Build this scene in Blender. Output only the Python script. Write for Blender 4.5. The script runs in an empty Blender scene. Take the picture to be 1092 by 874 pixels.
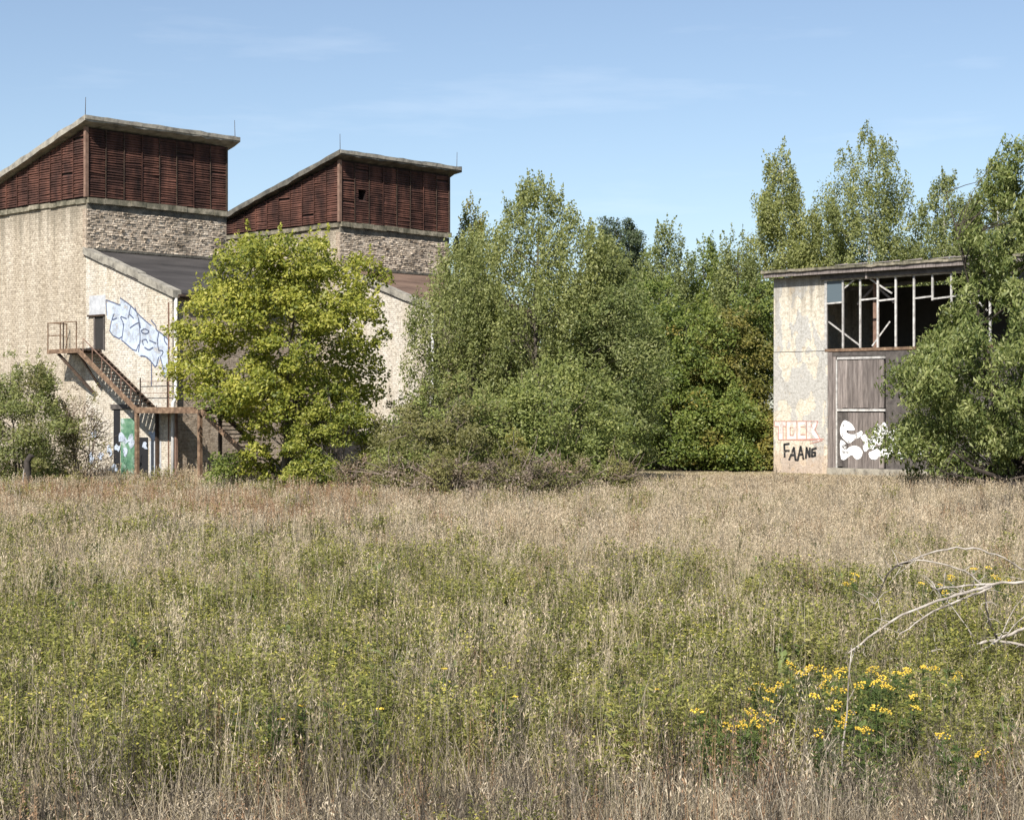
import bpy, bmesh, math, random
import numpy as np
from mathutils import Vector, Matrix

sc = bpy.context.scene
COL = sc.collection
PI = math.pi

# ------------------------------------------------------------------ camera, sky, sun, exposure
CAM_H, FPX, CX, CY = 4.0, 1800.0, 546.0, 437.0      # photograph is 1092 x 874
cam_d = bpy.data.cameras.new('camera')
cam = bpy.data.objects.new('camera', cam_d)
COL.objects.link(cam)
cam.location = (0, 0, CAM_H)
cam.rotation_euler = (PI / 2, 0, 0)
cam_d.sensor_width = 36.0
cam_d.lens = 36.0 * FPX / 1092.0
cam_d.clip_start, cam_d.clip_end = 0.1, 6000
sc.camera = cam

SUN = Vector((-0.46, -1.30, 1.24)).normalized()     # towards the sun
sun_el = math.asin(SUN.z)
sun_az = math.atan2(SUN.x, SUN.y)

world = bpy.data.worlds.new('World')
sc.world = world
world.use_nodes = True
wn, wl = world.node_tree.nodes, world.node_tree.links
wn.clear()
w_out = wn.new('ShaderNodeOutputWorld')
w_bg = wn.new('ShaderNodeBackground'); w_bg.inputs['Strength'].default_value = 0.086
w_sky = wn.new('ShaderNodeTexSky'); w_sky.sky_type = 'NISHITA'; w_sky.sun_disc = False
w_sky.sun_elevation = sun_el; w_sky.sun_rotation = sun_az
w_sky.air_density = 1.0; w_sky.dust_density = 0.5; w_sky.ozone_density = 3.2
# thin high cirrus wisps
w_tc = wn.new('ShaderNodeTexCoord')
w_map = wn.new('ShaderNodeMapping'); w_map.inputs['Scale'].default_value = (5.0, 5.0, 34.0)
w_map.inputs['Location'].default_value = (0.35, 0.0, 0.6)
w_noise = wn.new('ShaderNodeTexNoise'); w_noise.inputs['Scale'].default_value = 1.0
w_noise.inputs['Detail'].default_value = 6; w_noise.inputs['Roughness'].default_value = 0.55
w_ramp = wn.new('ShaderNodeValToRGB')
w_ramp.color_ramp.elements[0].position = 0.55; w_ramp.color_ramp.elements[0].color = (0, 0, 0, 1)
w_ramp.color_ramp.elements[1].position = 0.82; w_ramp.color_ramp.elements[1].color = (0.19, 0.19, 0.19, 1)
w_mix = wn.new('ShaderNodeMix'); w_mix.data_type = 'RGBA'
w_mix.inputs[7].default_value = (9.0, 9.4, 10.0, 1)
wl.new(w_tc.outputs['Generated'], w_map.inputs['Vector'])
wl.new(w_map.outputs['Vector'], w_noise.inputs['Vector'])
wl.new(w_noise.outputs['Fac'], w_ramp.inputs['Fac'])
wl.new(w_ramp.outputs['Color'], w_mix.inputs[0])
w_hs = wn.new('ShaderNodeHueSaturation'); w_hs.inputs['Saturation'].default_value = 0.88
w_hs.inputs['Hue'].default_value = 0.5
wl.new(w_sky.outputs['Color'], w_hs.inputs['Color']); wl.new(w_hs.outputs['Color'], w_mix.inputs[6])
wl.new(w_mix.outputs[2], w_bg.inputs['Color'])
wl.new(w_bg.outputs['Background'], w_out.inputs['Surface'])

sun_d = bpy.data.lights.new('sun', 'SUN')
sun_d.energy = 5.0; sun_d.angle = math.radians(0.53); sun_d.color = (1.0, 0.95, 0.87)
sun = bpy.data.objects.new('sun', sun_d); COL.objects.link(sun)
sun.rotation_euler = SUN.to_track_quat('Z', 'Y').to_euler()

sc.view_settings.view_transform = 'Standard'
sc.view_settings.look = 'None'
sc.view_settings.gamma = 1.0
sc.view_settings.exposure = 0.66

# ------------------------------------------------------------------ helpers
def at(px, py, Y):
    """world point seen at photo pixel (px, py) at depth Y"""
    return Vector(((px - CX) / FPX * Y, Y, CAM_H - (py - CY) / FPX * Y))

def tag(o, label=None, cat=None, group=None, kind=None):
    if label: o['label'] = label
    if cat: o['category'] = cat
    if group: o['group'] = group
    if kind: o['kind'] = kind
    return o

def empty(name, loc, rz=0):
    o = bpy.data.objects.new(name, None)
    o.empty_display_size = 0.2
    COL.objects.link(o); o.location = loc; o.rotation_euler = (0, 0, rz)
    return o

class MB:
    """collects polygons, then links them as ONE mesh object with metric box UVs"""
    def __init__(s): s.v, s.f = [], []
    def poly(s, pts):
        n = len(s.v); s.v += [tuple(p) for p in pts]; s.f.append(list(range(n, n + len(pts))))
        return s
    def box(s, x0, x1, y0, y1, z0, z1):
        n = len(s.v)
        s.v += [(x, y, z) for z in (z0, z1) for y in (y0, y1) for x in (x0, x1)]
        for q in ((0, 2, 3, 1), (4, 5, 7, 6), (0, 1, 5, 4), (2, 6, 7, 3), (0, 4, 6, 2), (1, 3, 7, 5)):
            s.f.append([n + i for i in q])
        return s
    def prism_y(s, poly_xz, y0, y1):
        n, k = len(s.v), len(poly_xz)
        s.v += [(x, y0, z) for x, z in poly_xz] + [(x, y1, z) for x, z in poly_xz]
        s.f.append([n + i for i in range(k)]); s.f.append([n + k + i for i in reversed(range(k))])
        for i in range(k):
            j = (i + 1) % k
            s.f.append([n + i, n + k + i, n + k + j, n + j])
        return s
    def bar(s, a, b, w, h, up=(0, 0, 1)):
        a, b = Vector(a), Vector(b); d = (b - a).normalized()
        up = Vector(up)
        if abs(d.dot(up)) > 0.98: up = Vector((1, 0, 0))
        r = d.cross(up).normalized(); u = r.cross(d)
        n = len(s.v)
        for p in (a, b):
            for i, j in ((-1, -1), (1, -1), (1, 1), (-1, 1)):
                s.v.append(tuple(p + r * (i * w / 2) + u * (j * h / 2)))
        for q in ((0, 1, 2, 3), (7, 6, 5, 4), (0, 4, 5, 1), (1, 5, 6, 2), (2, 6, 7, 3), (3, 7, 4, 0)):
            s.f.append([n + i for i in q])
        return s
    def tube(s, pts, radii, k=6, cap=True):
        pts = [Vector(p) for p in pts]; n0 = len(s.v)
        prev = None
        for i, p in enumerate(pts):
            d = (pts[min(i + 1, len(pts) - 1)] - pts[max(i - 1, 0)])
            d = d.normalized() if d.length > 1e-9 else Vector((0, 0, 1))
            if prev is None:
                prev = d.orthogonal().normalized()
            r = (prev - d * prev.dot(d))
            r = r.normalized() if r.length > 1e-6 else d.orthogonal().normalized()
            prev = r; u = d.cross(r)
            for j in range(k):
                a = 2 * PI * j / k
                s.v.append(tuple(p + (r * math.cos(a) + u * math.sin(a)) * radii[i]))
        for i in range(len(pts) - 1):
            for j in range(k):
                j2 = (j + 1) % k
                s.f.append([n0 + i * k + j, n0 + i * k + j2, n0 + (i + 1) * k + j2, n0 + (i + 1) * k + j])
        if cap:
            s.f.append([n0 + j for j in reversed(range(k))])
            s.f.append([n0 + (len(pts) - 1) * k + j for j in range(k)])
        return s
    def build(s, name, mat, parent=None, uv=True, smooth=False, fix=True):
        me = bpy.data.meshes.new(name)
        me.from_pydata(s.v, [], s.f)
        if fix:
            bm = bmesh.new(); bm.from_mesh(me)
            bmesh.ops.recalc_face_normals(bm, faces=bm.faces)
            bm.to_mesh(me); bm.free()
        if uv:
            L = me.uv_layers.new(name='uv')
            for p in me.polygons:
                n = p.normal
                ax = max(range(3), key=lambda i: abs(n[i]))
                for li in p.loop_indices:
                    c = me.vertices[me.loops[li].vertex_index].co
                    L.data[li].uv = (c.y, c.z) if ax == 0 else (c.x, c.z) if ax == 1 else (c.x, c.y)
        if smooth:
            me.polygons.foreach_set('use_smooth', [True] * len(me.polygons))
        me.materials.append(mat)
        o = bpy.data.objects.new(name, me); COL.objects.link(o)
        if parent: o.parent = parent
        return o

# ------------------------------------------------------------------ materials
def nm(name):
    m = bpy.data.materials.new(name); m.use_nodes = True
    n, l = m.node_tree.nodes, m.node_tree.links
    b = n['Principled BSDF']; b.inputs['Roughness'].default_value = 0.85
    b.inputs['Specular IOR Level'].default_value = 0.25
    return m, n, l, b

def ramp(n, stops):
    r = n.new('ShaderNodeValToRGB'); e = r.color_ramp.elements
    while len(e) < len(stops): e.new(0.5)
    for i, (p, c) in enumerate(stops):
        e[i].position = p; e[i].color = (*c, 1) if len(c) == 3 else c
    return r

def noise(n, l, vec, scale, detail=4, rough=0.6):
    t = n.new('ShaderNodeTexNoise'); t.inputs['Scale'].default_value = scale
    t.inputs['Detail'].default_value = detail; t.inputs['Roughness'].default_value = rough
    if vec is not None: l.new(vec, t.inputs['Vector'])
    return t

def mixc(n, l, fac, a, b, mode='MIX'):
    m = n.new('ShaderNodeMix'); m.data_type = 'RGBA'; m.blend_type = mode
    for s, i in ((fac, 0), (a, 6), (b, 7)):
        if isinstance(s, (int, float)): m.inputs[i].default_value = s
        elif isinstance(s, tuple): m.inputs[i].default_value = (*s, 1)
        else: l.new(s, m.inputs[i])
    return m.outputs[2]

def brick_mat(name, c1, c2, mortar, dirt, dirt_amt=0.45, bump=0.5, head=None):
    m, n, l, b = nm(name)
    uv = n.new('ShaderNodeUVMap').outputs[0]
    wob = noise(n, l, uv, 1.5, 2)
    wv = n.new('ShaderNodeVectorMath'); wv.operation = 'MULTIPLY_ADD'
    wv.inputs[1].default_value = (0.05, 0.05, 0); l.new(wob.outputs['Color'], wv.inputs[0]); l.new(uv, wv.inputs[2])
    t = n.new('ShaderNodeTexBrick'); l.new(wv.outputs[0], t.inputs['Vector'])
    t.inputs['Scale'].default_value = 1.0; t.inputs['Brick Width'].default_value = 0.31
    t.inputs['Row Height'].default_value = 0.118; t.inputs['Mortar Size'].default_value = 0.016
    t.inputs['Mortar Smooth'].default_value = 0.3; t.inputs['Bias'].default_value = -0.1
    t.inputs['Color1'].default_value = (*c1, 1); t.inputs['Color2'].default_value = (*c2, 1)
    t.inputs['Mortar'].default_value = (*mortar, 1)
    big = noise(n, l, uv, 0.35, 6, 0.65)
    r = ramp(n, [(0.38, (0, 0, 0)), (0.72, (dirt_amt,) * 3)]); l.new(big.outputs['Fac'], r.inputs['Fac'])
    c = mixc(n, l, r.outputs['Color'], t.outputs['Color'], dirt)
    fine = noise(n, l, uv, 5.5, 5, 0.75)
    r2 = ramp(n, [(0.34, (0.52, 0.49, 0.46)), (0.56, (1.08, 1.07, 1.06))]); l.new(fine.outputs['Fac'], r2.inputs['Fac'])
    stv = n.new('ShaderNodeMapping'); stv.inputs['Scale'].default_value = (1.3, .12, 1); l.new(uv, stv.inputs['Vector'])
    stn = noise(n, l, stv.outputs[0], 1.0, 5, .6); rs_ = ramp(n, [(.42, (0.87, 0.85, 0.82)), (.6, (1, 1, 1))]); l.new(stn.outputs['Fac'], rs_.inputs['Fac'])
    c = mixc(n, l, 1.0, c, rs_.outputs['Color'], 'MULTIPLY')
    c = mixc(n, l, 1.0, c, r2.outputs['Color'], 'MULTIPLY')
    if head:        # rain streaks running down from the coping, and splash dirt at the foot
        sx = n.new('ShaderNodeSeparateXYZ'); l.new(uv, sx.inputs[0])
        mv = n.new('ShaderNodeMapping'); mv.inputs['Scale'].default_value = (2.2, .10, 1); l.new(uv, mv.inputs['Vector'])
        sn = noise(n, l, mv.outputs[0], 1.0, 6, .7)
        for lo_, hi_, amt in ((head - 2.6, head + .1, .34), (2.2, 0.0, .30)):
            mr = n.new('ShaderNodeMapRange'); mr.inputs['From Min'].default_value = lo_; mr.inputs['From Max'].default_value = hi_; l.new(sx.outputs['Y'], mr.inputs['Value'])
            mm = n.new('ShaderNodeMath'); mm.operation = 'MULTIPLY_ADD'; mm.inputs[1].default_value = amt; l.new(mr.outputs[0], mm.inputs[0]); l.new(sn.outputs['Fac'], mm.inputs[2])
            rp = ramp(n, [(.60, (0, 0, 0)), (.86, (.8, .8, .8))]); l.new(mm.outputs[0], rp.inputs['Fac'])
            c = mixc(n, l, rp.outputs['Color'], c, (0.19, 0.165, 0.125))
    l.new(c, b.inputs['Base Color'])
    bp = n.new('ShaderNodeBump'); bp.inputs['Strength'].default_value = bump; bp.inputs['Distance'].default_value = 0.05
    ad = n.new('ShaderNodeMath'); ad.operation = 'SUBTRACT'
    l.new(fine.outputs['Fac'], ad.inputs[0]); l.new(t.outputs['Fac'], ad.inputs[1])
    l.new(ad.outputs[0], bp.inputs['Height']); l.new(bp.outputs[0], b.inputs['Normal'])
    return m

def rough_mat(name, stops, scale=2.0, detail=6, stretch=(1, 1, 1), bump=0.3, dist=0.03, coord='Object', rough=0.85, rnd=0.0):
    m, n, l, b = nm(name)
    tc = n.new('ShaderNodeTexCoord'); mp = n.new('ShaderNodeMapping'); mp.inputs['Scale'].default_value = stretch
    l.new(tc.outputs[coord], mp.inputs['Vector'])
    t = noise(n, l, mp.outputs[0], scale, detail, 0.65)
    r = ramp(n, stops); l.new(t.outputs['Fac'], r.inputs['Fac'])
    c = r.outputs['Color']
    if rnd:
        oi = n.new('ShaderNodeObjectInfo')
        rr = ramp(n, [(0, (1 - rnd,) * 3), (1, (1 + rnd,) * 3)]); l.new(oi.outputs['Random'], rr.inputs['Fac'])
        c = mixc(n, l, 1.0, c, rr.outputs['Color'], 'MULTIPLY')
    l.new(c, b.inputs['Base Color']); b.inputs['Roughness'].default_value = rough
    bp = n.new('ShaderNodeBump'); bp.inputs['Strength'].default_value = bump; bp.inputs['Distance'].default_value = dist
    l.new(t.outputs['Fac'], bp.inputs['Height']); l.new(bp.outputs[0], b.inputs['Normal'])
    return m

def leaf_mat(name, dark, mid, light, trans=0.32):
    """colour of the leaf itself, varied leaf by leaf (attribute tone) and slightly by plant"""
    m, n, l, b = nm(name)
    a = n.new('ShaderNodeAttribute'); a.attribute_name = 'tone'
    r = ramp(n, [(0.0, dark), (0.5, mid), (1.0, light)]); l.new(a.outputs['Fac'], r.inputs['Fac'])
    oi = n.new('ShaderNodeObjectInfo')
    rr = ramp(n, [(0, (0.88, 0.9, 0.9)), (1, (1.12, 1.08, 1.0))]); l.new(oi.outputs['Random'], rr.inputs['Fac'])
    c = mixc(n, l, 1.0, r.outputs['Color'], rr.outputs['Color'], 'MULTIPLY')
    l.new(c, b.inputs['Base Color']); b.inputs['Roughness'].default_value = 0.5
    b.inputs['Specular IOR Level'].default_value = 0.3
    tr = n.new('ShaderNodeBsdfTranslucent')
    tcol = mixc(n, l, 1.0, c, (1.25, 1.3, 0.6), 'MULTIPLY'); l.new(tcol, tr.inputs['Color'])
    mx = n.new('ShaderNodeMixShader'); mx.inputs[0].default_value = trans
    l.new(b.outputs[0], mx.inputs[1]); l.new(tr.outputs[0], mx.inputs[2])
    l.new(mx.outputs[0], n['Material Output'].inputs['Surface'])
    return m

def flat_mat(name, col, var=0.15, scale=3.0, rough=0.8):
    return rough_mat(name, [(0.3, tuple(c * (1 - var) for c in col)), (0.7, tuple(min(1, c * (1 + var)) for c in col))], scale, bump=0.1, rough=rough)

M = {}
M['brick_gable'] = brick_mat('buff brick', (0.60, 0.535, 0.435), (0.40, 0.345, 0.275), (0.46, 0.415, 0.345), (0.40, 0.345, 0.27), 0.6, 0.8, head=15.05)
M['brick_pale'] = brick_mat('pale washed brick', (0.64, 0.585, 0.49), (0.51, 0.455, 0.365), (0.56, 0.52, 0.455), (0.64, 0.62, 0.585), 0.8, 0.8)
m, n, l, b = nm('spalled brick faces')
a_ = n.new('ShaderNodeAttribute'); a_.attribute_name = 'tone'
rr_ = ramp(n, [(0, (0.17, 0.14, 0.115)), (.45, (0.42, 0.355, 0.285)), (1, (0.63, 0.56, 0.475))]); l.new(a_.outputs['Fac'], rr_.inputs['Fac'])
tt_ = noise(n, l, n.new('ShaderNodeTexCoord').outputs['Object'], .7, 5, .65)
r3_ = ramp(n, [(.35, (0.5, 0.48, 0.45)), (.6, (1.08, 1.06, 1.03))]); l.new(tt_.outputs['Fac'], r3_.inputs['Fac'])
l.new(mixc(n, l, 1.0, rr_.outputs['Color'], r3_.outputs['Color'], 'MULTIPLY'), b.inputs['Base Color'])
M['spalled'] = m
M['brick_rough'] = brick_mat('crumbling brick', (0.60, 0.49, 0.38), (0.36, 0.28, 0.215), (0.50, 0.44, 0.37), (0.22, 0.19, 0.15), 0.6, 1.0)
M['concrete'] = rough_mat('weathered concrete', [(0.3, (0.12, 0.11, 0.095)), (0.5, (0.27, 0.25, 0.21)), (0.75, (0.40, 0.37, 0.31))], 2.2, bump=0.6, dist=0.06)
M['concrete_dark'] = rough_mat('sooty concrete', [(0.3, (0.045, 0.043, 0.038)), (0.55, (0.13, 0.12, 0.10)), (0.8, (0.26, 0.235, 0.2))], 1.6, bump=0.8, dist=0.08)
M['coping'] = rough_mat('mossy coping', [(0.3, (0.05, 0.05, 0.035)), (0.5, (0.16, 0.145, 0.105)), (0.75, (0.40, 0.35, 0.27))], 1.8, bump=0.7, dist=0.06)
M['slat'] = rough_mat('oxide red slats', [(0.30, (0.020, 0.012, 0.010)), (0.48, (0.062, 0.029, 0.022)), (0.72, (0.15, 0.066, 0.046))], 1.3, 6, (1, 1, 0.35), 0.2, rough=0.7, rnd=0.22)
M['backing'] = flat_mat('dark backing', (0.02, 0.012, 0.011))
M['rust_post'] = rough_mat('faded rust steel', [(0.3, (0.12, 0.07, 0.052)), (0.7, (0.27, 0.175, 0.13))], 4)
M['rust'] = rough_mat('rusty steel', [(0.3, (0.07, 0.045, 0.032)), (0.55, (0.20, 0.13, 0.085)), (0.8, (0.42, 0.31, 0.21))], 3.5, bump=0.3)
M['rust_dark'] = rough_mat('dark rusty steel', [(0.3, (0.025, 0.02, 0.017)), (0.75, (0.10, 0.065, 0.045))], 4)
M['tar'] = rough_mat('tar paper', [(0.3, (0.028, 0.026, 0.026)), (0.7, (0.075, 0.068, 0.066))], 1.2, 6, (1, 0.2, 1))
M['tar_brown'] = rough_mat('brown tar paper', [(0.3, (0.085, 0.055, 0.042)), (0.7, (0.20, 0.135, 0.10))], 1.2, 6, (1, 0.3, 1))
M['pipe'] = flat_mat('grey drainpipe', (0.50, 0.49, 0.48), 0.2)
def spray(name, col, lo, hi, scale=5.0):
    m, n, l, b = nm(name)
    tc_ = n.new('ShaderNodeTexCoord').outputs['Object']
    t = noise(n, l, tc_, scale, 7, .75); t2 = noise(n, l, tc_, 1.2, 3, .6)
    ad = n.new('ShaderNodeMath'); ad.operation = 'ADD'; l.new(t.outputs['Fac'], ad.inputs[0]); l.new(t2.outputs['Fac'], ad.inputs[1])
    r = ramp(n, [(lo, (0, 0, 0)), (hi, (1, 1, 1))]); hv = n.new('ShaderNodeMath'); hv.operation = 'MULTIPLY'; hv.inputs[1].default_value = .5
    l.new(ad.outputs[0], hv.inputs[0]); l.new(hv.outputs[0], r.inputs['Fac'])
    cr = ramp(n, [(.3, tuple(c * .8 for c in col)), (.7, tuple(min(1, c * 1.1) for c in col))]); l.new(t2.outputs['Fac'], cr.inputs['Fac'])
    l.new(cr.outputs['Color'], b.inputs['Base Color']); l.new(r.outputs['Color'], b.inputs['Alpha'])
    return m
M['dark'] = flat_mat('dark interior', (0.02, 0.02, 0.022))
M['door_gap'] = flat_mat('dark door opening', (0.035, 0.032, 0.03))  # near-black panel colour stands in for the shade of the door opening
M['whitewash'] = rough_mat('whitewash', [(0.3, (0.33, 0.34, 0.36)), (0.7, (0.55, 0.56, 0.58))], 3, bump=0.2)
M['paint_pale'] = spray('pale blue spray paint', (0.46, 0.52, 0.62), .34, .50)
M['paint_navy'] = spray('navy spray paint', (0.10, 0.12, 0.19), .36, .50, 9)
M['paint_white'] = spray('white spray paint', (0.78, 0.78, 0.78), .41, .47, 6)
M['paint_pink'] = spray('pinkish white spray paint', (0.68, 0.58, 0.55), .36, .50, 7)
M['paint_red'] = spray('faded red spray paint', (0.46, 0.24, 0.20), .40, .54, 9)
M['paint_black'] = spray('black spray paint', (0.03, 0.03, 0.032), .36, .46, 9)
M['paint_green'] = rough_mat('green spray paint', [(0.35, (0.05, 0.14, 0.085)), (0.55, (0.14, 0.26, 0.17)), (0.7, (0.45, 0.50, 0.50))], 1.6)
M['timber'] = rough_mat('grey timber', [(0.3, (0.10, 0.085, 0.08)), (0.55, (0.21, 0.18, 0.165)), (0.78, (0.34, 0.30, 0.28))], 3.0, 6, (4, 4, 0.35), 0.4, rnd=0.25)
M['timber_dark'] = rough_mat('dark timber', [(0.3, (0.045, 0.04, 0.038)), (0.7, (0.13, 0.115, 0.105))], 3.0, 6, (1, 1, 1), 0.4)
M['frame'] = rough_mat('weathered white paint', [(0.3, (0.24, 0.225, 0.21)), (0.5, (0.43, 0.415, 0.395)), (0.65, (0.54, 0.525, 0.50))], 4, rnd=0.2)
M['stucco_grey'] = flat_mat('shade-dark interior render', (0.09, 0.085, 0.08))  # interior walls: the unlit room's shade is put into this dark colour
M['floor'] = flat_mat('shade-dark interior floor', (0.14, 0.12, 0.10))  # darkened likewise for the unlit interior

# peeling stucco: cream coat, grey repair patches, bare warm patches
m, n, l, b = nm('peeling stucco')
tc = n.new('ShaderNodeTexCoord').outputs['Object']
mpn = n.new('ShaderNodeMapping'); mpn.inputs['Scale'].default_value = (1.15, 1, 0.62); mpn.inputs['Location'].default_value = (1.7, 0, 0.9)
l.new(tc, mpn.inputs['Vector'])
p1 = noise(n, l, mpn.outputs[0], 0.62, 3, 0.5)
r1 = ramp(n, [(0.485, (0, 0, 0)), (0.50, (1, 1, 1))]); l.new(p1.outputs['Fac'], r1.inputs['Fac'])
fine = noise(n, l, tc, 4.0, 8, 0.7)
cream = ramp(n, [(0.3, (0.44, 0.38, 0.30)), (0.5, (0.58, 0.53, 0.44)), (0.7, (0.66, 0.62, 0.54))]); l.new(fine.outputs['Fac'], cream.inputs['Fac'])
grey = ramp(n, [(0.3, (0.38, 0.37, 0.345)), (0.7, (0.50, 0.485, 0.455))]); l.new(fine.outputs['Fac'], grey.inputs['Fac'])
c = mixc(n, l, r1.outputs['Color'], cream.outputs['Color'], grey.outputs['Color'])
p2 = noise(n, l, tc, 1.1, 6, 0.7)
r2 = ramp(n, [(0.6, (0, 0, 0)), (0.68, (0.7, 0.7, 0.7))]); l.new(p2.outputs['Fac'], r2.inputs['Fac'])
c = mixc(n, l, r2.outputs['Color'], c, (0.47, 0.37, 0.25))
sx = n.new('ShaderNodeSeparateXYZ'); l.new(tc, sx.inputs[0])
mr = n.new('ShaderNodeMapRange'); mr.inputs['From Min'].default_value = 2.6; mr.inputs['From Max'].default_value = 0.2; l.new(sx.outputs['Z'], mr.inputs['Value'])
p3 = noise(n, l, tc, 2.6, 8, .75); ml = n.new('ShaderNodeMath'); ml.operation = 'MULTIPLY_ADD'; ml.inputs[1].default_value = .42; l.new(mr.outputs[0], ml.inputs[0]); l.new(p3.outputs['Fac'], ml.inputs[2])
r4 = ramp(n, [(.62, (0, 0, 0)), (.80, (.6, .6, .6))]); l.new(ml.outputs[0], r4.inputs['Fac'])
c = mixc(n, l, r4.outputs['Color'], c, (0.40, 0.29, 0.21))
p4 = noise(n, l, tc, 7.0, 8, .8); r5 = ramp(n, [(.36, (.62, .60, .57)), (.55, (1.04, 1.04, 1.04))]); l.new(p4.outputs['Fac'], r5.inputs['Fac'])
c = mixc(n, l, 1.0, c, r5.outputs['Color'], 'MULTIPLY')
l.new(c, b.inputs['Base Color'])
vo = n.new('ShaderNodeTexVoronoi'); vo.feature = 'DISTANCE_TO_EDGE'; vo.inputs['Scale'].default_value = .42
wn2 = noise(n, l, tc, 1.6, 6, .7); va = n.new('ShaderNodeVectorMath'); va.operation = 'MULTIPLY_ADD'; va.inputs[1].default_value = (.9, .9, .9); l.new(wn2.outputs['Color'], va.inputs[0]); l.new(tc, va.inputs[2]); l.new(va.outputs[0], vo.inputs['Vector'])
r6 = ramp(n, [(.004, (.42, .40, .38)), (.016, (1, 1, 1))]); l.new(vo.outputs['Distance'], r6.inputs['Fac'])
c = mixc(n, l, .4, c, r6.outputs['Color'], 'MULTIPLY')
mv = n.new('ShaderNodeMapping'); mv.inputs['Scale'].default_value = (3.0, 1, .12); l.new(tc, mv.inputs['Vector']); sn = noise(n, l, mv.outputs[0], 1.0, 6, .7)
mr = n.new('ShaderNodeMapRange'); mr.inputs['From Min'].default_value = 9.0; mr.inputs['From Max'].default_value = 12.5; l.new(sx.outputs['Z'], mr.inputs['Value'])
mm = n.new('ShaderNodeMath'); mm.operation = 'MULTIPLY_ADD'; mm.inputs[1].default_value = .32; l.new(mr.outputs[0], mm.inputs[0]); l.new(sn.outputs['Fac'], mm.inputs[2])
r7 = ramp(n, [(.60, (0, 0, 0)), (.85, (.75, .75, .75))]); l.new(mm.outputs[0], r7.inputs['Fac'])
c = mixc(n, l, r7.outputs['Color'], c, (0.20, 0.175, 0.14)); l.new(c, b.inputs['Base Color'])
bp = n.new('ShaderNodeBump'); bp.inputs['Strength'].default_value = 0.5; bp.inputs['Distance'].default_value = 0.04
hm = mixc(n, l, 0.75, fine.outputs['Fac'], r1.outputs['Color']); l.new(hm, bp.inputs['Height']); l.new(bp.outputs[0], b.inputs['Normal'])
M['stucco'] = m

m, n, l, b = nm('dirty glass')
b.inputs['Base Color'].default_value = (0.10, 0.13, 0.15, 1); b.inputs['Roughness'].default_value = 0.2
b.inputs['Specular IOR Level'].default_value = 0.6
M['glass'] = m

# ground
m, n, l, b = nm('meadow soil')
tc = n.new('ShaderNodeTexCoord').outputs['Object']
t1 = noise(n, l, tc, 0.25, 8, 0.65); t2 = noise(n, l, tc, 6.0, 8, 0.7)
r1 = ramp(n, [(0.35, (0.10, 0.105, 0.045)), (0.5, (0.19, 0.155, 0.095)), (0.7, (0.25, 0.20, 0.13))]); l.new(t1.outputs['Fac'], r1.inputs['Fac'])
r2 = ramp(n, [(0.3, (0.4, 0.4, 0.4)), (0.7, (1.2, 1.2, 1.2))]); l.new(t2.outputs['Fac'], r2.inputs['Fac'])
l.new(mixc(n, l, 1.0, r1.outputs['Color'], r2.outputs['Color'], 'MULTIPLY'), b.inputs['Base Color'])
bp = n.new('ShaderNodeBump'); bp.inputs['Strength'].default_value = 0.8; bp.inputs['Distance'].default_value = 0.1
l.new(t2.outputs['Fac'], bp.inputs['Height']); l.new(bp.outputs[0], b.inputs['Normal'])
M['soil'] = m
M['mown'] = rough_mat('mown dry grass', [(0.3, (0.19, 0.15, 0.085)), (0.5, (0.36, 0.29, 0.175)), (0.7, (0.46, 0.38, 0.25))], 1.6, 9, (1, 0.5, 1), 0.8, 0.08)

M['bark'] = rough_mat('grey bark', [(0.3, (0.06, 0.05, 0.04)), (0.7, (0.17, 0.145, 0.12))], 5, 6, (1, 1, 0.25), 0.5)
M['bark_dark'] = rough_mat('dark bark', [(0.3, (0.022, 0.018, 0.015)), (0.7, (0.075, 0.06, 0.05))], 5, 6, (1, 1, 0.25), 0.5)
M['bark_birch'] = rough_mat('birch bark', [(0.36, (0.05, 0.045, 0.04)), (0.46, (0.42, 0.40, 0.37)), (0.7, (0.6, 0.58, 0.55))], 2.5, 4, (1, 1, 3), 0.3)
M['deadwood'] = rough_mat('bleached dead wood', [(0.32, (0.12, 0.10, 0.085)), (0.5, (0.33, 0.29, 0.25)), (0.7, (0.52, 0.475, 0.43))], 6.0, 5, (1, 1, 1), 0.3)
M['deadwood_dark'] = rough_mat('dark dead wood', [(0.3, (0.018, 0.015, 0.013)), (0.7, (0.07, 0.058, 0.05))], 3.5)
M['twig'] = rough_mat('brown twigs', [(0.3, (0.10, 0.075, 0.06)), (0.7, (0.26, 0.205, 0.165))], 3.5)
M['lf_maple'] = leaf_mat('yellow green leaves', (0.08, 0.11, 0.02), (0.23, 0.25, 0.04), (0.43, 0.41, 0.095), 0.40)
M['lf_willow'] = leaf_mat('grey green leaves', (0.085, 0.105, 0.035), (0.20, 0.225, 0.08), (0.345, 0.35, 0.145), 0.40)
M['lf_birch'] = leaf_mat('birch leaves', (0.085, 0.105, 0.035), (0.20, 0.225, 0.08), (0.345, 0.355, 0.15), 0.40)
M['lf_shrub'] = leaf_mat('shrub leaves', (0.06, 0.085, 0.026), (0.16, 0.195, 0.06), (0.29, 0.31, 0.115), 0.40)
M['lf_olive'] = leaf_mat('olive leaves', (0.095, 0.095, 0.035), (0.185, 0.18, 0.07), (0.29, 0.265, 0.115), 0.42)
M['lf_forest'] = leaf_mat('woodland leaves', (0.045, 0.072, 0.016), (0.14, 0.185, 0.04), (0.28, 0.305, 0.085), 0.40)
M['lf_yellow'] = leaf_mat('yellowing leaves', (0.10, 0.11, 0.025), (0.17, 0.165, 0.04), (0.28, 0.23, 0.06))
M['lf_pine'] = leaf_mat('pine needles', (0.022, 0.035, 0.016), (0.04, 0.06, 0.026), (0.07, 0.09, 0.04), 0.1)
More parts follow.
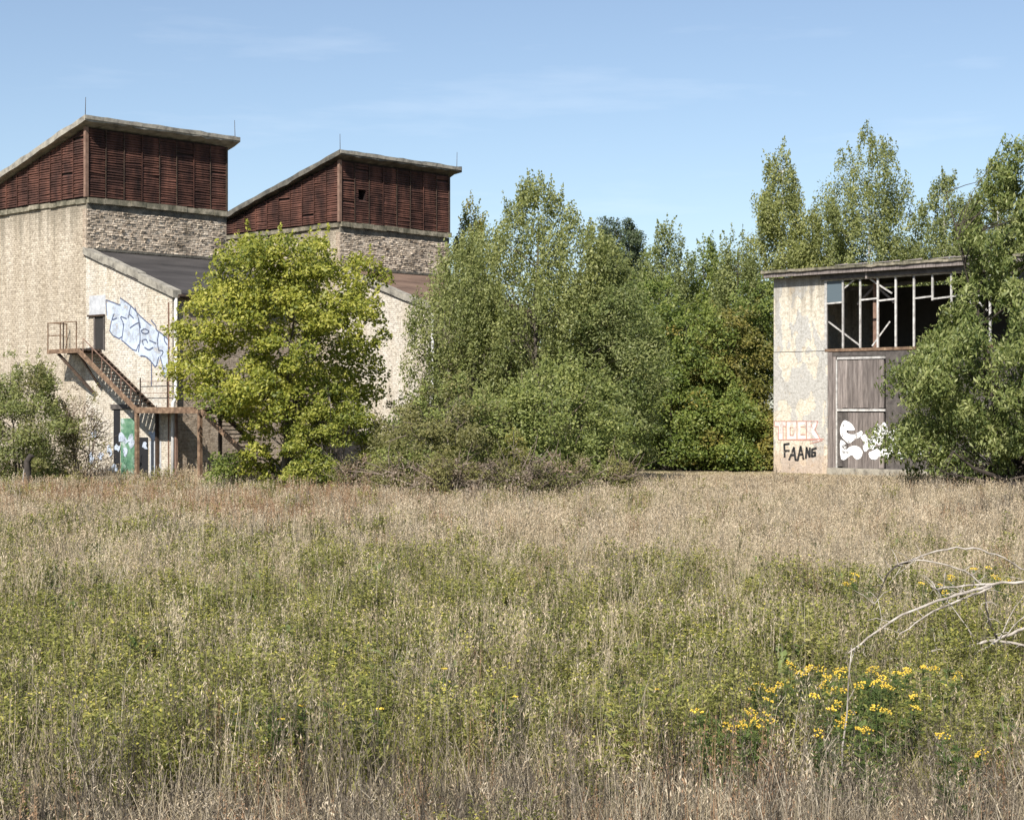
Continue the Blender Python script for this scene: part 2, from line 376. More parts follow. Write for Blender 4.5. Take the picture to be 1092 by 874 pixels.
M['lf_peach'] = leaf_mat('long pointed leaves', (0.055, 0.082, 0.026), (0.165, 0.20, 0.062), (0.33, 0.35, 0.15), 0.40)
M['lf_dry'] = leaf_mat('withered leaves', (0.10, 0.07, 0.05), (0.18, 0.135, 0.10), (0.27, 0.21, 0.16), 0.2)

# ------------------------------------------------------------------ the ground
gm = MB().poly([(-2500, -400, 0), (2500, -400, 0), (2500, 4000, 0), (-2500, 4000, 0)])
tag(gm.build('ground', M['soil']), kind='structure')
track = MB()
xs = np.linspace(-4, 44, 25); rr = random.Random(3)
for i in range(24):
    a0, a1 = 0.25 * math.sin(i * 1.3), 0.25 * math.sin((i + 1) * 1.3)
    track.poly([(xs[i], 99.0 + a0, .004), (xs[i + 1], 99.0 + a1, .004), (xs[i + 1], 107.0 + a1, .004), (xs[i], 107.0 + a0, .004)])
tag(track.build('path', M['mown']), kind='structure')

# ------------------------------------------------------------------ the brick halls
TH = math.radians(43.4)
TX, TY = Vector((math.cos(TH), -math.sin(TH), 0)), Vector((math.sin(TH), math.cos(TH), 0))   # local x, local y in world
C1 = Vector((-22.7, 90.0, 0))

def on_plane(org, px, py, yl):
    """local (x, z) where the sight line of a photo pixel meets the local plane y = yl of a building at org"""
    o = Vector((0, 0, CAM_H)) - org
    d = Vector(((px - CX) / FPX, 1, -(py - CY) / FPX))
    t = (yl - o.dot(TY)) / d.dot(TY)
    p = o + d * t
    return p.dot(TX), p.z

def ribbon(mb, pts, w, y):
    """spray stroke on the plane local y: pts are (x, z)"""
    for (x0, z0), (x1, z1) in zip(pts, pts[1:]):
        d = Vector((x1 - x0, z1 - z0)); L = d.length
        if L < 1e-6: continue
        d /= L; q = Vector((-d.y, d.x)) * w / 2; e = d * w * 0.25
        mb.poly([(x0 - e.x + q.x, y, z0 - e.y + q.y), (x0 - e.x - q.x, y, z0 - e.y - q.y), (x1 + e.x - q.x, y, z1 + e.y - q.y), (x1 + e.x + q.x, y, z1 + e.y + q.y)])

def smooth(pts, closed, it=2):
    for _ in range(it):
        q = []; k = len(pts)
        for i in range(k if closed else k - 1):
            a, b2 = pts[i], pts[(i + 1) % k]
            q += [(a[0] * .78 + b2[0] * .22, a[1] * .78 + b2[1] * .22), (a[0] * .22 + b2[0] * .78, a[1] * .22 + b2[1] * .78)]
        pts = q if closed else [pts[0]] + q + [pts[-1]]
    return pts

def slat_panel(rnd, parent, face, a0, a1, ztop, zb=15.42, hole=None):
    """one louvre panel of overlapping slats; face 'x' lies on the plane x=0 (runs along y), 'y' on the plane y=0 (runs along -x)"""
    mb = MB(); p = 0.128; nsl = int((max(ztop(a0), ztop(a1)) - zb) / p)
    gap = 0.02
    for k in range(nsl):
        z = zb + k * p
        s0, s1 = a0 + gap, a1 - gap
        # follow the sloping roof
        if z > min(ztop(a0), ztop(a1)) - 0.05:
            t0, t1 = ztop(a0), ztop(a1)
            f = (z + 0.05 - t0) / (t1 - t0 + 1e-9)
            if f <= 0 or f >= 1: continue
            if t1 > t0: s0 = a0 + (a1 - a0) * f
            else: s1 = a0 + (a1 - a0) * f
            if s1 - s0 < 0.1: continue
        segs = [(s0, s1)]
        if hole and z > hole[2] and z < hole[3] and hole[0] < s1 and hole[1] > s0:
            segs = [q for q in ((s0, max(s0, hole[0])), (min(s1, hole[1]), s1)) if q[1] - q[0] > 0.04]
        elif rnd.random() < 0.009:
            continue
        for q0, q1 in segs:
            j0, j1 = rnd.gauss(0, 0.014), rnd.gauss(0, 0.014)
            o0, o1 = 0.075 + rnd.gauss(0, 0.012), 0.075 + rnd.gauss(0, 0.012)
            def P(a, out, zz): return (out, a, zz) if face == 'x' else (-a, -out, zz)
            mb.poly([P(q0, o0, z + j0), P(q1, o1, z + j1), P(q1, 0.0, z + p + j1), P(q0, 0.0, z + p + j0)])
            mb.poly([P(q0, o0, z + j0), P(q1, o1, z + j1), P(q1, o1 - .02, z - .02 + j1), P(q0, o0 - .02, z - .02 + j0)])
    return mb.build('louvre_panel', M['slat'], parent, fix=False)

def rough_slab(rnd, x0, x1, y0, y1, ztop, th, jit, nx=26, ny=22):
    """roof slab with crumbling edges"""
    mb = MB()
    xs = np.linspace(x0, x1, nx + 1); ys = np.linspace(y0, y1, ny + 1)
    T = [[(xs[i] + rnd.gauss(0, jit) * (i in (0, nx)), ys[j] + rnd.gauss(0, jit) * (j in (0, ny)), ztop(xs[i]) + rnd.gauss(0, jit * .7)) for j in range(ny + 1)] for i in range(nx + 1)]
    B = [[(T[i][j][0] + rnd.gauss(0, jit * .3), T[i][j][1], ztop(xs[i]) - th + rnd.gauss(0, jit * 1.1)) for j in range(ny + 1)] for i in range(nx + 1)]
    for i in range(nx):
        for j in range(ny):
            mb.poly([T[i][j], T[i + 1][j], T[i + 1][j + 1], T[i][j + 1]])
            mb.poly([B[i][j], B[i][j + 1], B[i + 1][j + 1], B[i + 1][j]])
    for i in range(nx):
        mb.poly([T[i][0], B[i][0], B[i + 1][0], T[i + 1][0]]); mb.poly([T[i][ny], T[i + 1][ny], B[i + 1][ny], B[i][ny]])
    for j in range(ny):
        mb.poly([T[0][j], T[0][j + 1], B[0][j + 1], B[0][j]]); mb.poly([T[nx][j], B[nx][j], B[nx][j + 1], T[nx][j + 1]])
    return mb

W = 9.2                                        # tower width along local y
def ledge_course(rnd, parent, mat, a0, a1, face, z0, z1, out, step=0.9):
    """coping stones along a wall head, one object each"""
    a = a0; k = 0
    while a < a1 - 0.2:
        b2 = min(a1, a + step * rnd.uniform(.8, 1.2)); o = out + rnd.gauss(0, .02); dz = rnd.gauss(0, .018)
        mb = MB()
        if face == 'x': mb.box(-0.1, o, a + .008, b2 - .008, z0 + dz, z1 + dz + rnd.gauss(0, .01))
        else: mb.box(-b2 + .008, -a - .008, -o, 0.12, z0 + dz, z1 + dz + rnd.gauss(0, .01))
        mb.build('coping_stone', mat, parent)
        a = b2; k += 1

def make_hall(org, label, seed, second=False):
    rnd = random.Random(seed)
    h = empty('brick_hall', org, -TH)
    tag(h, label, 'building', 'twin brick halls with louvred roof towers')
    zt = lambda x: 19.6 - 0.255 * (0.6 - x)              # top of the tower roof
    # tower and main wall (left face is y = 0, right face is x = 0)
    MB().box(-16, 0, 0, W, 0, 15.05).build('wall', M['brick_gable'], h)
    MB().box(-0.3, 0.05, -0.03, W - .02, 12.2, 14.72).build('crumbling_wall', M['brick_rough'], h)
    MB().box(-15.7, .06, .03, W, 14.72, 15.04).build('concrete_band', M['concrete_dark'], h)
    sp = MB(); tones = []; z = 12.42; row = 0
    while z < 14.64:         # spalled, uneven brickwork: joined, far too small to pick apart
        y = .02 + (.16 if row % 2 else 0)
        while y < W - .3:
            ln_ = rnd.uniform(.19, .33); pr_ = max(.006, rnd.gauss(.036, .026)); n0 = len(sp.v)
            if rnd.random() < .93:
                y1_ = min(y + ln_ - .025, W - .03); z1_ = z + .098; jz = rnd.gauss(0, .008); x_ = .05
                q = [(x_, y, z + jz), (x_, y1_, z + jz), (x_, y1_, z1_ + jz), (x_, y, z1_ + jz)]
                c4 = [(x_ + pr_ * rnd.uniform(.4, 1.2), y + .02, z + .015 + jz), (x_ + pr_ * rnd.uniform(.4, 1.2), y1_ - .02, z + .015 + jz), (x_ + pr_ * rnd.uniform(.4, 1.2), y1_ - .02, z1_ - .015 + jz), (x_ + pr_ * rnd.uniform(.4, 1.2), y + .02, z1_ - .015 + jz)]
                sp.v += q + c4
                sp.f += [[n0 + 4, n0 + 5, n0 + 6, n0 + 7]] + [[n0 + i, n0 + (i + 1) % 4, n0 + 4 + (i + 1) % 4, n0 + 4 + i] for i in range(4)]
                tones += [min(1, max(0, rnd.gauss(.58, .17)))] * 5
            y += ln_
        z += .122; row += 1
    so = sp.build('spalled_bricks', M['spalled'], h, fix=False)
    a_ = so.data.attributes.new('tone', 'FLOAT', 'FACE'); a_.data.foreach_set('value', tones); so['kind'] = 'stuff'
    ledge_course(rnd, h, M['coping'], 0, W + .1, 'x', 15.05, 15.34, 0.22)
    ledge_course(rnd, h, M['coping'], 0.0, 15.6, 'y', 15.05, 15.30, 0.14)
    # louvred tower
    zc = lambda x: zt(x) - 0.42
    bk = MB(); bk.prism_y([(-15.5, 15.2), (-0.03, 15.2), (-0.03, zc(-.03) + .05), (-15.5, zc(-15.5) + .05)], 0.03, W - .05)
    if second:      # carve a real recess for the small square opening
        bk = MB(); hz0, hz1, hy0, hy1 = 16.83, 17.42, 1.45, 2.05
        bk.prism_y([(-15.5, 15.2), (-0.45, 15.2), (-0.45, zc(-.4) + .05), (-15.5, zc(-15.5) + .05)], 0.03, W - .05)
        bk.box(-.448, -.03, .03, hy0, 15.2, 19.1); bk.box(-.448, -.03, hy1, W - .05, 15.2, 19.1)
        bk.box(-.448, -.03, hy0, hy1, 15.2, hz0); bk.box(-.448, -.03, hy0, hy1, hz1, 19.1)
    bk.build('louvre_backing', M['backing'], h)
    npan = 8; pw = W / npan
    hole = (1.45, 2.05, 16.8, 17.42) if second else None
    for i in range(npan):
        slat_panel(rnd, h, 'x', i * pw, (i + 1) * pw, lambda a: zc(0), hole=hole)
        if i:
            MB().bar((0.085, i * pw, 15.36), (0.085, i * pw + rnd.gauss(0, .03), zc(0)), 0.035, 0.04).build('batten', M['rust_dark'] if i % 3 else M['slat'], h)
    for i in range(13):
        slat_panel(rnd, h, 'y', i * pw, (i + 1) * pw, lambda a: zc(-a))
        if i:
            zz = zc(-i * pw)
            if zz > 15.6: MB().bar((-i * pw, -0.085, 15.36), (-i * pw, -0.085, zz), 0.03, 0.03).build('batten', M['slat'], h)
    MB().box(-.06, .13, -.13, .06, 15.35, zc(0) + .05).build('corner_post', M['rust_post'], h)
    MB().box(-.06, .10, W - .06, W + .06, 15.3, zc(0)).build('corner_post', M['rust_dark'], h)
    rough_slab(rnd, -15.9, 0.62, -0.5, W + .55, zt, 0.31, 0.022).build('roof', M['concrete'] if not second else M['concrete_dark'], h)
    ed = MB()   # lighter drip edge along the high eave
    ed.bar((0.66, -.5, zt(.62) - .12), (0.66, W + .5, zt(.62) - .12), .05, .2); ed.build('drip_edge', M['concrete'], h)
    for yy in (-.35, W + .3):
        MB().tube([(0.45, yy, zt(.45) - .1), (0.45, yy + rnd.gauss(0, .03), zt(.45) + 1.0)], [0.022, 0.014], 5).build('lightning_rod', M['rust_dark'], h)
    # lean-to on the right of the tower
    zl = lambda x: 12.25 - 0.325 * x
    lw = MB().prism_y([(0.002, 0), (7.8, 0), (7.8, zl(7.8) + .05), (0.002, zl(0) + .05)], -0.02, W)
    lw.build('lean_to_wall', M['brick_pale'], h)
    MB().box(7.8, 7.86, .25, W - .1, 0, zl(7.8) - .1).build('side_wall', M['brick_rough'], h)
    MB().prism_y([(0.06, zl(0) + .12), (8.15, zl(8.15) + .12), (8.15, zl(8.15) + .26), (0.06, zl(0) + .26)], 0.36, W - .02).build('lean_to_roof', M['tar_brown'] if second else M['tar'], h)
    xs = np.linspace(-0.1, 8.1, 9)
    for a, b2 in zip(xs, xs[1:]):       # verge stones down the slope
        dz = rnd.gauss(0, .02)
        MB().prism_y([(a + .006, zl(a) + .02 + dz), (b2 - .006, zl(b2) + .02 + dz), (b2 - .006, zl(b2) + .40 + dz), (a + .006, zl(a) + .40 + dz)], -0.16, 0.34).build('verge_stone', M['concrete'], h)
    MB().prism_y([(-.1, zl(-.1) - .06), (8.0, zl(8.0) - .06), (8.0, zl(8.0) + .0), (-.1, zl(-.1) + .0)], -0.10, -0.024).build('verge_board', M['timber_dark'], h)
    # flashing where the lean-to roof meets the tower
    MB().bar((.10, .4, zl(0) + .34), (.10, W - .1, zl(0) + .34), .1, .12).build('flashing', M['concrete_dark'], h)
    # gutter and drainpipe at the low corner
    MB().tube([(8.22, .1, zl(8.15) + .10), (8.22, W - .1, zl(8.15) + .06)], [.09, .09], 6).build('gutter', M['rust_dark'], h)
    pp = MB().tube([(8.03, .05, zl(8) - .05), (8.03, .05, 4.6), (8.12, -.2, 4.35), (8.12, -.2, 0.0)], [.085] * 4, 8)
    pp.build('drainpipe', M['pipe'], h, smooth=True)
    return h

hall = make_hall(C1, 'nearer yellow brick hall with pale blue graffiti beside its upper door', 11)
hall2 = make_hall(C1 + TY * 17.1 + TX * .75, 'farther brick hall with one small square hole in its dark red louvres', 12, True)

# gable details of the nearer hall: upper door, whitewashed block, graffiti, ground-floor openings
def gz(X, Y2):       # zoomed-crop coordinates of the graffiti detail -> local (x, z) on the gable
    return on_plane(C1, 80 + X / 6.72, 290 + Y2 / 6.72, -0.03)
x0, z1 = gz(103, 322); x1, z0 = gz(212, 556)
dr = MB(); dr.box(x0 + .5, x1 - .06, -0.034, 0.1, z0, z1 - .02)
door = dr.build('door', M['door_gap'], hall)
MB().box(x1 - .06, x1 + .04, -0.09, -0.022, z0, z1).build('jamb', M['timber_dark'], door)
MB().box(x0, x0 + .5, -0.05, -0.022, z0, z1).build('reveal', M['brick_gable'], door)
MB().box(x0 + .5, x0 + .58, -0.10, -0.022, z0, z1).build('jamb', M['timber'], door)
MB().box(x0 - .05, x1 + .06, -0.16, -0.022, z1, z1 + .09).build('lintel', M['rust_dark'], door)
xa, za = gz(103, 172); xb, zb = gz(218, 318)
MB().box(xa, xb, -0.034, -0.021, zb + .06, za).build('whitewashed_patch', M['whitewash'], hall)
out = [(222, 200), (325, 238), (322, 185), (400, 240), (470, 320), (560, 388), (580, 415), (640, 450), (677, 490), (668, 600), (655, 755), (635, 750), (610, 600), (590, 688), (550, 645), (510, 605), (470, 610), (430, 575), (335, 488), (245, 440), (262, 345), (225, 335)]
fill = MB().poly([(p[0], -0.026, p[1]) for p in smooth([gz(*q) for q in out], True, 1)])
gr = fill.build('graffiti', M['paint_pale'], hall, fix=False)
strokes = [out[:2] + [(325, 238)], [(322, 185), (400, 240), (470, 320), (545, 385)], [(545, 345), (580, 385), (580, 415), (620, 440), (675, 490)],
           [(262, 345), (245, 440), (335, 488), (350, 370), (320, 315), (370, 335)], [(222, 200), (228, 310)], [(335, 488), (435, 575), (455, 520)], [(350, 370), (335, 488)],
           [(430, 255), (455, 330), (470, 400)], [(400, 240), (380, 330)], [(395, 400), (430, 375), (460, 360)], [(475, 420), (500, 405), (535, 425), (510, 445), (480, 435), (475, 420)],
           [(490, 520), (480, 490), (510, 480), (520, 505)], [(470, 600), (510, 605), (550, 645), (580, 688), (600, 610)], [(600, 560), (635, 565), (620, 600)], [(535, 490), (580, 510)],
           [(640, 450), (640, 490), (660, 520)], [(610, 600), (635, 700), (640, 750)], [(548, 650), (548, 810)], [(455, 330), (470, 470), (455, 570)], [(680, 540), (665, 580)], [(280, 300), (262, 345), (300, 330)], [(600, 430), (590, 500), (600, 560)], [(500, 540), (530, 560), (560, 540)], [(390, 300), (420, 330)]]
ln = MB()
for i, s in enumerate(strokes): ribbon(ln, smooth([gz(*q) for q in s], False, 1) if len(s) > 2 else [gz(*q) for q in s], 0.075, -0.030 - 0.0006 * i)
ln.build('outline', M['paint_navy'], gr, fix=False)
# lower wall: painted panels and a dark doorway under the landing
def gl(px, py): return on_plane(C1, px, py, -0.03)
def panel(name, mat, px0, px1, py0, py1, y0=-0.05, y1=-0.021, parent=hall):
    a, zt_ = gl(px0, py0); c_, zb_ = gl(px1, py1)
    return MB().box(a, c_, y0, y1, max(zb_, 0), zt_).build(name, mat, parent)
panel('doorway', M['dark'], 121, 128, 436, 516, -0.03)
panel('painted_door', M['paint_green'], 129, 145, 446, 516, -0.05)
panel('lintel', M['timber_dark'], 119, 148, 431, 436, -0.10)
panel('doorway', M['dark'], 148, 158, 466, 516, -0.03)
panel('painted_pier', M['whitewash'], 160, 172, 470, 516, -0.06)
gp = MB()
rr = random.Random(8)
for k in range(16):
    px, py = rr.uniform(96, 172), rr.uniform(462, 505)
    pts = []
    for a in range(9):
        r_ = rr.uniform(1.5, 5)
        pts.append(on_plane(C1, px + r_ * math.cos(a * .7), py + r_ * 1.4 * math.sin(a * .7), -0.07))
    gp.poly([(q[0], -0.064 - .001 * k, q[1]) for q in pts])
gp.build('graffiti', M['paint_pale'], hall, fix=False)
# thin conduit near the gable corner
cx_, cz_ = gl(183, 330)
MB().bar((7.55, -.05, 9.4), (7.55, -.05, .2), .06, .05).build('conduit', M['rust_post'], hall)

# ------------------------------------------------------------------ steel staircase on the gable
st = empty('steel_staircase', C1, -TH)
tag(st, 'rusty steel staircase with an upper landing on the nearer brick hall', 'staircase')
YO, YI = -1.42, -0.28
def plate(name, x0, x1, z, mat=M['rust_dark'], th=.06):
    p = MB().box(x0, x1, YO + .06, YI + .2, z - th, z).build(name, mat, st)
    return p
plate('landing', -1.5, 1.55, 7.2)
for yy, mt in ((YO, M['rust']), (YI + .1, M['rust_dark'])):
    MB().box(-1.5, 1.55, yy - .04, yy + .04, 6.98, 7.21).build('edge_beam', mt, st)
# brackets under the upper landing
for yy in (YO + .1,):
    MB().bar((-.6, yy, 6.98), (1.0, YI + .1, 4.9), .14, .14).build('bracket', M['rust_dark'], st)
    MB().bar((1.3, yy, 6.98), (1.6, YI + .1, 5.2), .10, .10).build('bracket', M['rust_dark'], st)
def rail_bar(a, b, w=.045, mat=M['rust_dark'], name='railing'):
    return MB().bar(a, b, w, w).build(name, mat, st)
RZ = 8.62
for x in (-1.46, -.25, 0.05, 1.3):
    rail_bar((x, YO, 7.2), (x, YO, RZ), .05, M['rust'] if x != .05 else M['rust_dark'], 'rail_post')
rail_bar((-1.46, YI, 7.2), (-1.46, YI, RZ), .05, M['rust'], 'rail_post')
rail_bar((-1.46, YO, RZ), (1.3, YO, RZ), .05, M['rust'], 'handrail')
rail_bar((-1.46, YO, RZ), (-1.46, YI, RZ), .05, M['rust'], 'handrail')
rail_bar((-1.46, YO, 7.95), (.05, YO, 7.95), .03, M['rust'], 'mid_rail')
rail_bar((-1.46, YO, 7.95), (-1.46, YI, 7.95), .03, M['rust'], 'mid_rail')
def flight(xa, za, xb, zb, nst, outer, rail=True, posts=6):
    sl = (zb - za) / (xb - xa)
    MB().bar((xa, YO, za - .10), (xb, YO, zb - .10), .06, .26).build('stringer', outer, st)
    MB().bar((xa, YI, za - .10), (xb, YI, zb - .10), .06, .26).build('stringer', M['rust_dark'], st)
    for i in range(nst):
        x = xa + (xb - xa) * (i + .5) / nst; z = za + (zb - za) * (i + .5) / nst + .04
        MB().box(x - .15, x + .15, YO + .035, YI - .035, z - .05, z).build('step', M['rust_dark'], st)
    if rail:
        MB().bar((xa + .4, YO, za + .78 + sl * .4), (xb, YO, zb + .78), .04, .04).build('handrail', M['rust_post'], st)
        for i in range(posts):
            x = xa + (xb - xa) * (i + .5) / posts; z = za + (zb - za) * (i + .5) / posts
            MB().bar((x, YO, z - .1), (x, YO, z + .78), .035, .035).build('rail_post', M['rust_post'], st)
flight(1.49, 7.18, 6.72, 4.12, 17, M['rust'])
plate('landing', 6.7, 12.05, 4.12)
MB().box(6.62, 12.1, YO - .05, YO + .05, 3.84, 4.14).build('edge_beam', M['rust'], st)
MB().box(6.62, 12.1, YI + .12, YI + .2, 3.84, 4.05).build('edge_beam', M['rust_dark'], st)
for x in (6.75, 12.0):
    MB().box(x - .1, x + .1, YO - .04, YO + .12, 0, 3.84).build('post', M['rust'], st)
    MB().box(x - .07, x + .07, YI + .02, YI + .16, 0, 3.84).build('post', M['rust_dark'], st)
MB().box(8.35, 8.47, YI + .02, YI + .14, 0, 3.84).build('post', M['rust_post'], st)
for x in (7.1, 9.4):
    rail_bar((x, YO, 4.14), (x, YO, 5.6), .045, M['rust_dark'], 'rail_post')
for z in (4.85, 5.45):
    rail_bar((5.2, YI, z), (8.4, YI, z), .03, M['rust_post'], 'mid_rail')
flight(12.05, 4.1, 19.0, 0.05, 21, M['rust'], False)

# ------------------------------------------------------------------ the stucco shed
S0 = Vector((16.74, 108.0, 0))
sh = empty('stucco_shed', S0, -TH)
tag(sh, 'tall derelict shed with patchy pale stucco, broken windows and a plank door', 'building')
MB().box(0, 3.84, 0, 0.4, 0, 7.66).build('wall', M['stucco'], sh)
MB().box(0, 3.84, .02, 0.4, 7.70, 12.4).build('wall', M['stucco'], sh)
MB().box(.01, 3.83, .05, .38, 7.66, 7.70).build('joint', M['dark'], sh)
MB().box(0, .38, .402, 12, 0, 12.38).build('wall', M['stucco'], sh)
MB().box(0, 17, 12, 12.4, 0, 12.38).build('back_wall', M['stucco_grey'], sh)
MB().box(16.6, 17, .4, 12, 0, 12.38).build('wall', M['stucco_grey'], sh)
MB().box(8.16, 17, 0, 0.38, 0, 7.62).build('wall', M['timber_dark'], sh)
MB().box(3.86, 8.16, 0.0, 0.36, 7.32, 7.60).build('door_lintel', M['timber_dark'], sh)
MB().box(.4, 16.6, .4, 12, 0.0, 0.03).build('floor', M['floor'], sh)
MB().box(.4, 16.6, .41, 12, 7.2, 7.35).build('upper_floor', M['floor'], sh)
pil = MB().box(3.86, 4.12, -.16, .3, 0, 7.6).build('pilaster', M['stucco'], sh)
MB().box(4.12, 4.42, -.10, .3, 0, 7.58).build('pilaster', M['timber'], sh)
rnd = random.Random(5)
rough_slab(rnd, -.45, 17.4, -.75, 12.8, lambda x: 12.86, 0.17, 0.018, 40, 6).build('roof', M['coping'], sh)
MB().box(-.35, 17.3, -.62, -.5, 12.42, 12.69).build('fascia', M['timber'], sh)
MB().box(3.7, 17.3, -.30, .2, 12.10, 12.42).build('fascia_beam', M['timber_dark'], sh)
MB().box(6.95, 7.07, -.36, -.30, 12.0, 12.9).build('bracket', M['timber'], sh)
for k in range(9):      # torn felt along the roof edge
    x = rnd.uniform(1, 15); w_ = rnd.uniform(.8, 2.2)
    MB().poly([(x, -.78, 12.88), (x + w_, -.80, 12.89), (x + w_ * .9, -.5, 12.97 + rnd.uniform(0, .08)), (x + .1, -.45, 12.95)]).build('felt_scrap', M['timber'], sh)
# window band
BX = [3.93 + 1.235 * i for i in range(10)]
win = MB().box(3.86, 15.1, -.06, .3, 7.62, 7.80).build('window', M['rust'], sh)      # rusty sill carries the band
for i, x in enumerate(BX):
    tilt = rnd.gauss(0, .015)
    zb_ = 7.8 if i not in (6, 8) else (10.5 if i == 6 else 9.3)
    MB().bar((x + tilt, -.02, zb_), (x, -.02, 12.1), .11 if i else .16, .10, (0, 1, 0)).build('mullion', M['frame'], win)
for i, dz in ((0, 0), (2, .12), (3, .02), (5, .05), (6, -.03), (7, .06), (8, 0)):
    MB().bar((BX[i] + .06, -.02, 10.62 + dz), (BX[i + 1] - .06, -.02, 10.68 + dz + rnd.gauss(0, .03)), .07, .10).build('transom', M['frame'], win)
MB().bar((BX[0], -.02, 12.06), (BX[9], -.02, 12.06), .09, .09).build('head_bar', M['frame'], win)
for a, c_ in (((BX[0] + .1, 9.5), (BX[2] - .1, 7.95)), ((BX[0] + .1, 10.75), (BX[1] + .7, 12.0)), ((BX[2] + .75, 7.9), (BX[3] + .75, 9.35)), ((BX[8], 10.7), (BX[8] + 1.0, 9.75)), ((BX[2] + .6, 12.0), (BX[3] + .9, 11.05))):
    MB().bar((a[0], .12, a[1]), (c_[0], .12, c_[1]), .09, .06, (0, 1, 0)).build('loose_bar', M['frame'], win)
MB().box(BX[0] + .06, BX[1] - .06, -.01, .005, 10.70, 12.0).build('pane', M['glass'], win)
MB().box(6.55, 6.82, 1.2, 1.5, 0, 12.3).build('column', M['rust_post'], sh)
MB().bar((4.6, 1.35, 11.55), (9.5, 1.35, 11.75), .2, .2).build('beam', M['timber_dark'], sh)
MB().bar((6.7, 1.3, 11.7), (5.4, 1.3, 10.6), .14, .14).build('brace', M['timber'], sh)
MB().bar((6.7, 1.3, 11.7), (8.0, 1.3, 10.6), .14, .14).build('brace', M['timber'], sh)
# plank door
dx0, dx1 = 4.78, 8.05
dj = empty('door', (0, 0, 0)); dj.parent = sh
MB().box(4.44, dx0 - .10, -.05, .2, 0, 7.3).build('door_frame', M['timber'], dj)
MB().box(dx0 - .10, dx0 - .02, -.07, .2, 0, 7.1).build('door_frame', M['frame'], dj)
MB().box(dx0, dx1 + .1, -.10, .1, 7.12, 7.27).build('rail', M['frame'], dj)
MB().box(dx0 - .02, dx1 + .1, -.10, .1, 3.92, 4.06).build('rail', M['frame'], dj)
npk = 9; pw = (dx1 - dx0) / npk
for i in range(npk):
    x = dx0 + i * pw
    MB().box(x + .012, x + pw - .012, -.03 - rnd.uniform(0, .03), .08, 4.08 + rnd.uniform(0, .05), 7.10).build('plank', M['timber'], dj)
    MB().box(x + .012, x + pw - .012, -.03 - rnd.uniform(0, .02), .08, 0.25 + rnd.uniform(0, .25), 3.84).build('plank', M['timber_dark'] if i < 2 else M['timber'], dj)
MB().box(4.45, 14.5, -.75, -.05, 0, .42).build('plinth', M['concrete'], sh)
# graffiti on the shed
def sg(px, py, yl=-.02): return on_plane(S0, px, py, yl)
def zz6(X, Y2): return 815 + X / 8.4, 430 + Y2 / 8.4
tk = MB()       # block letters, pinkish white with red outlines
ltr = {'T': [(92, 165, 192, 203), (128, 203, 166, 322)], 'O': [(205, 165, 285, 195), (205, 195, 228, 320), (262, 195, 285, 320), (228, 292, 262, 320)],
       'C': [(300, 165, 370, 195), (300, 195, 325, 320), (325, 290, 370, 320)], 'K': [(385, 165, 412, 325)]}
bars = [r_ for k in ltr.values() for r_ in k]
for k, (a, b2, c_, d) in enumerate(bars):
    p = [sg(*zz6(a, b2)), sg(*zz6(c_, b2)), sg(*zz6(c_, d)), sg(*zz6(a, d))]
    tk.poly([(q[0], -.006 - .0004 * k, q[1]) for q in p])
ribbon(tk, [sg(*zz6(q[0], q[1])) for q in ((415, 245), (468, 172))], .26, -.011)
ribbon(tk, [sg(*zz6(q[0], q[1])) for q in ((420, 240), (490, 322))], .26, -.0114)
gt = tk.build('graffiti', M['paint_pink'], sh, fix=False)
ol = MB()
for k, s in enumerate([[(90, 160), (480, 160), (455, 235), (500, 320), (410, 330), (205, 325)], [(90, 160), (90, 206), (126, 206), (126, 325), (168, 325), (168, 206), (194, 206)], [(195, 160), (195, 320)], [(292, 160), (292, 320)], [(378, 160), (378, 320)], [(232, 215), (258, 215), (258, 285), (232, 285), (232, 215)], [(325, 210), (362, 210)], [(325, 278), (368, 278)], [(420, 185), (430, 220)], [(150, 325), (530, 318)], [(410, 360), (520, 330)]]):
    ribbon(ol, [sg(*zz6(*q)) for q in s], .06, -.014 - .0005 * k)
ol.build('outline', M['paint_red'], gt, fix=False)
fa = MB()
for k, s in enumerate([[(222, 362), (178, 368), (182, 480)], [(182, 425), (222, 425)], [(222, 505), (265, 395), (278, 505), (300, 508)], [(240, 465), (272, 462)], [(300, 508), (325, 385), (350, 500)], [(312, 460), (342, 456), (350, 500)], [(372, 490), (378, 395), (405, 480), (408, 400)], [(465, 402), (428, 412), (425, 475), (455, 468), (455, 440), (440, 440)]]):
    ribbon(fa, [sg(*zz6(*q)) for q in s], .15, -.008 - .0006 * k)
fa.build('graffiti', M['paint_black'], sh, fix=False)
wg = MB()       # big white throw-up across the door and the wall beside it
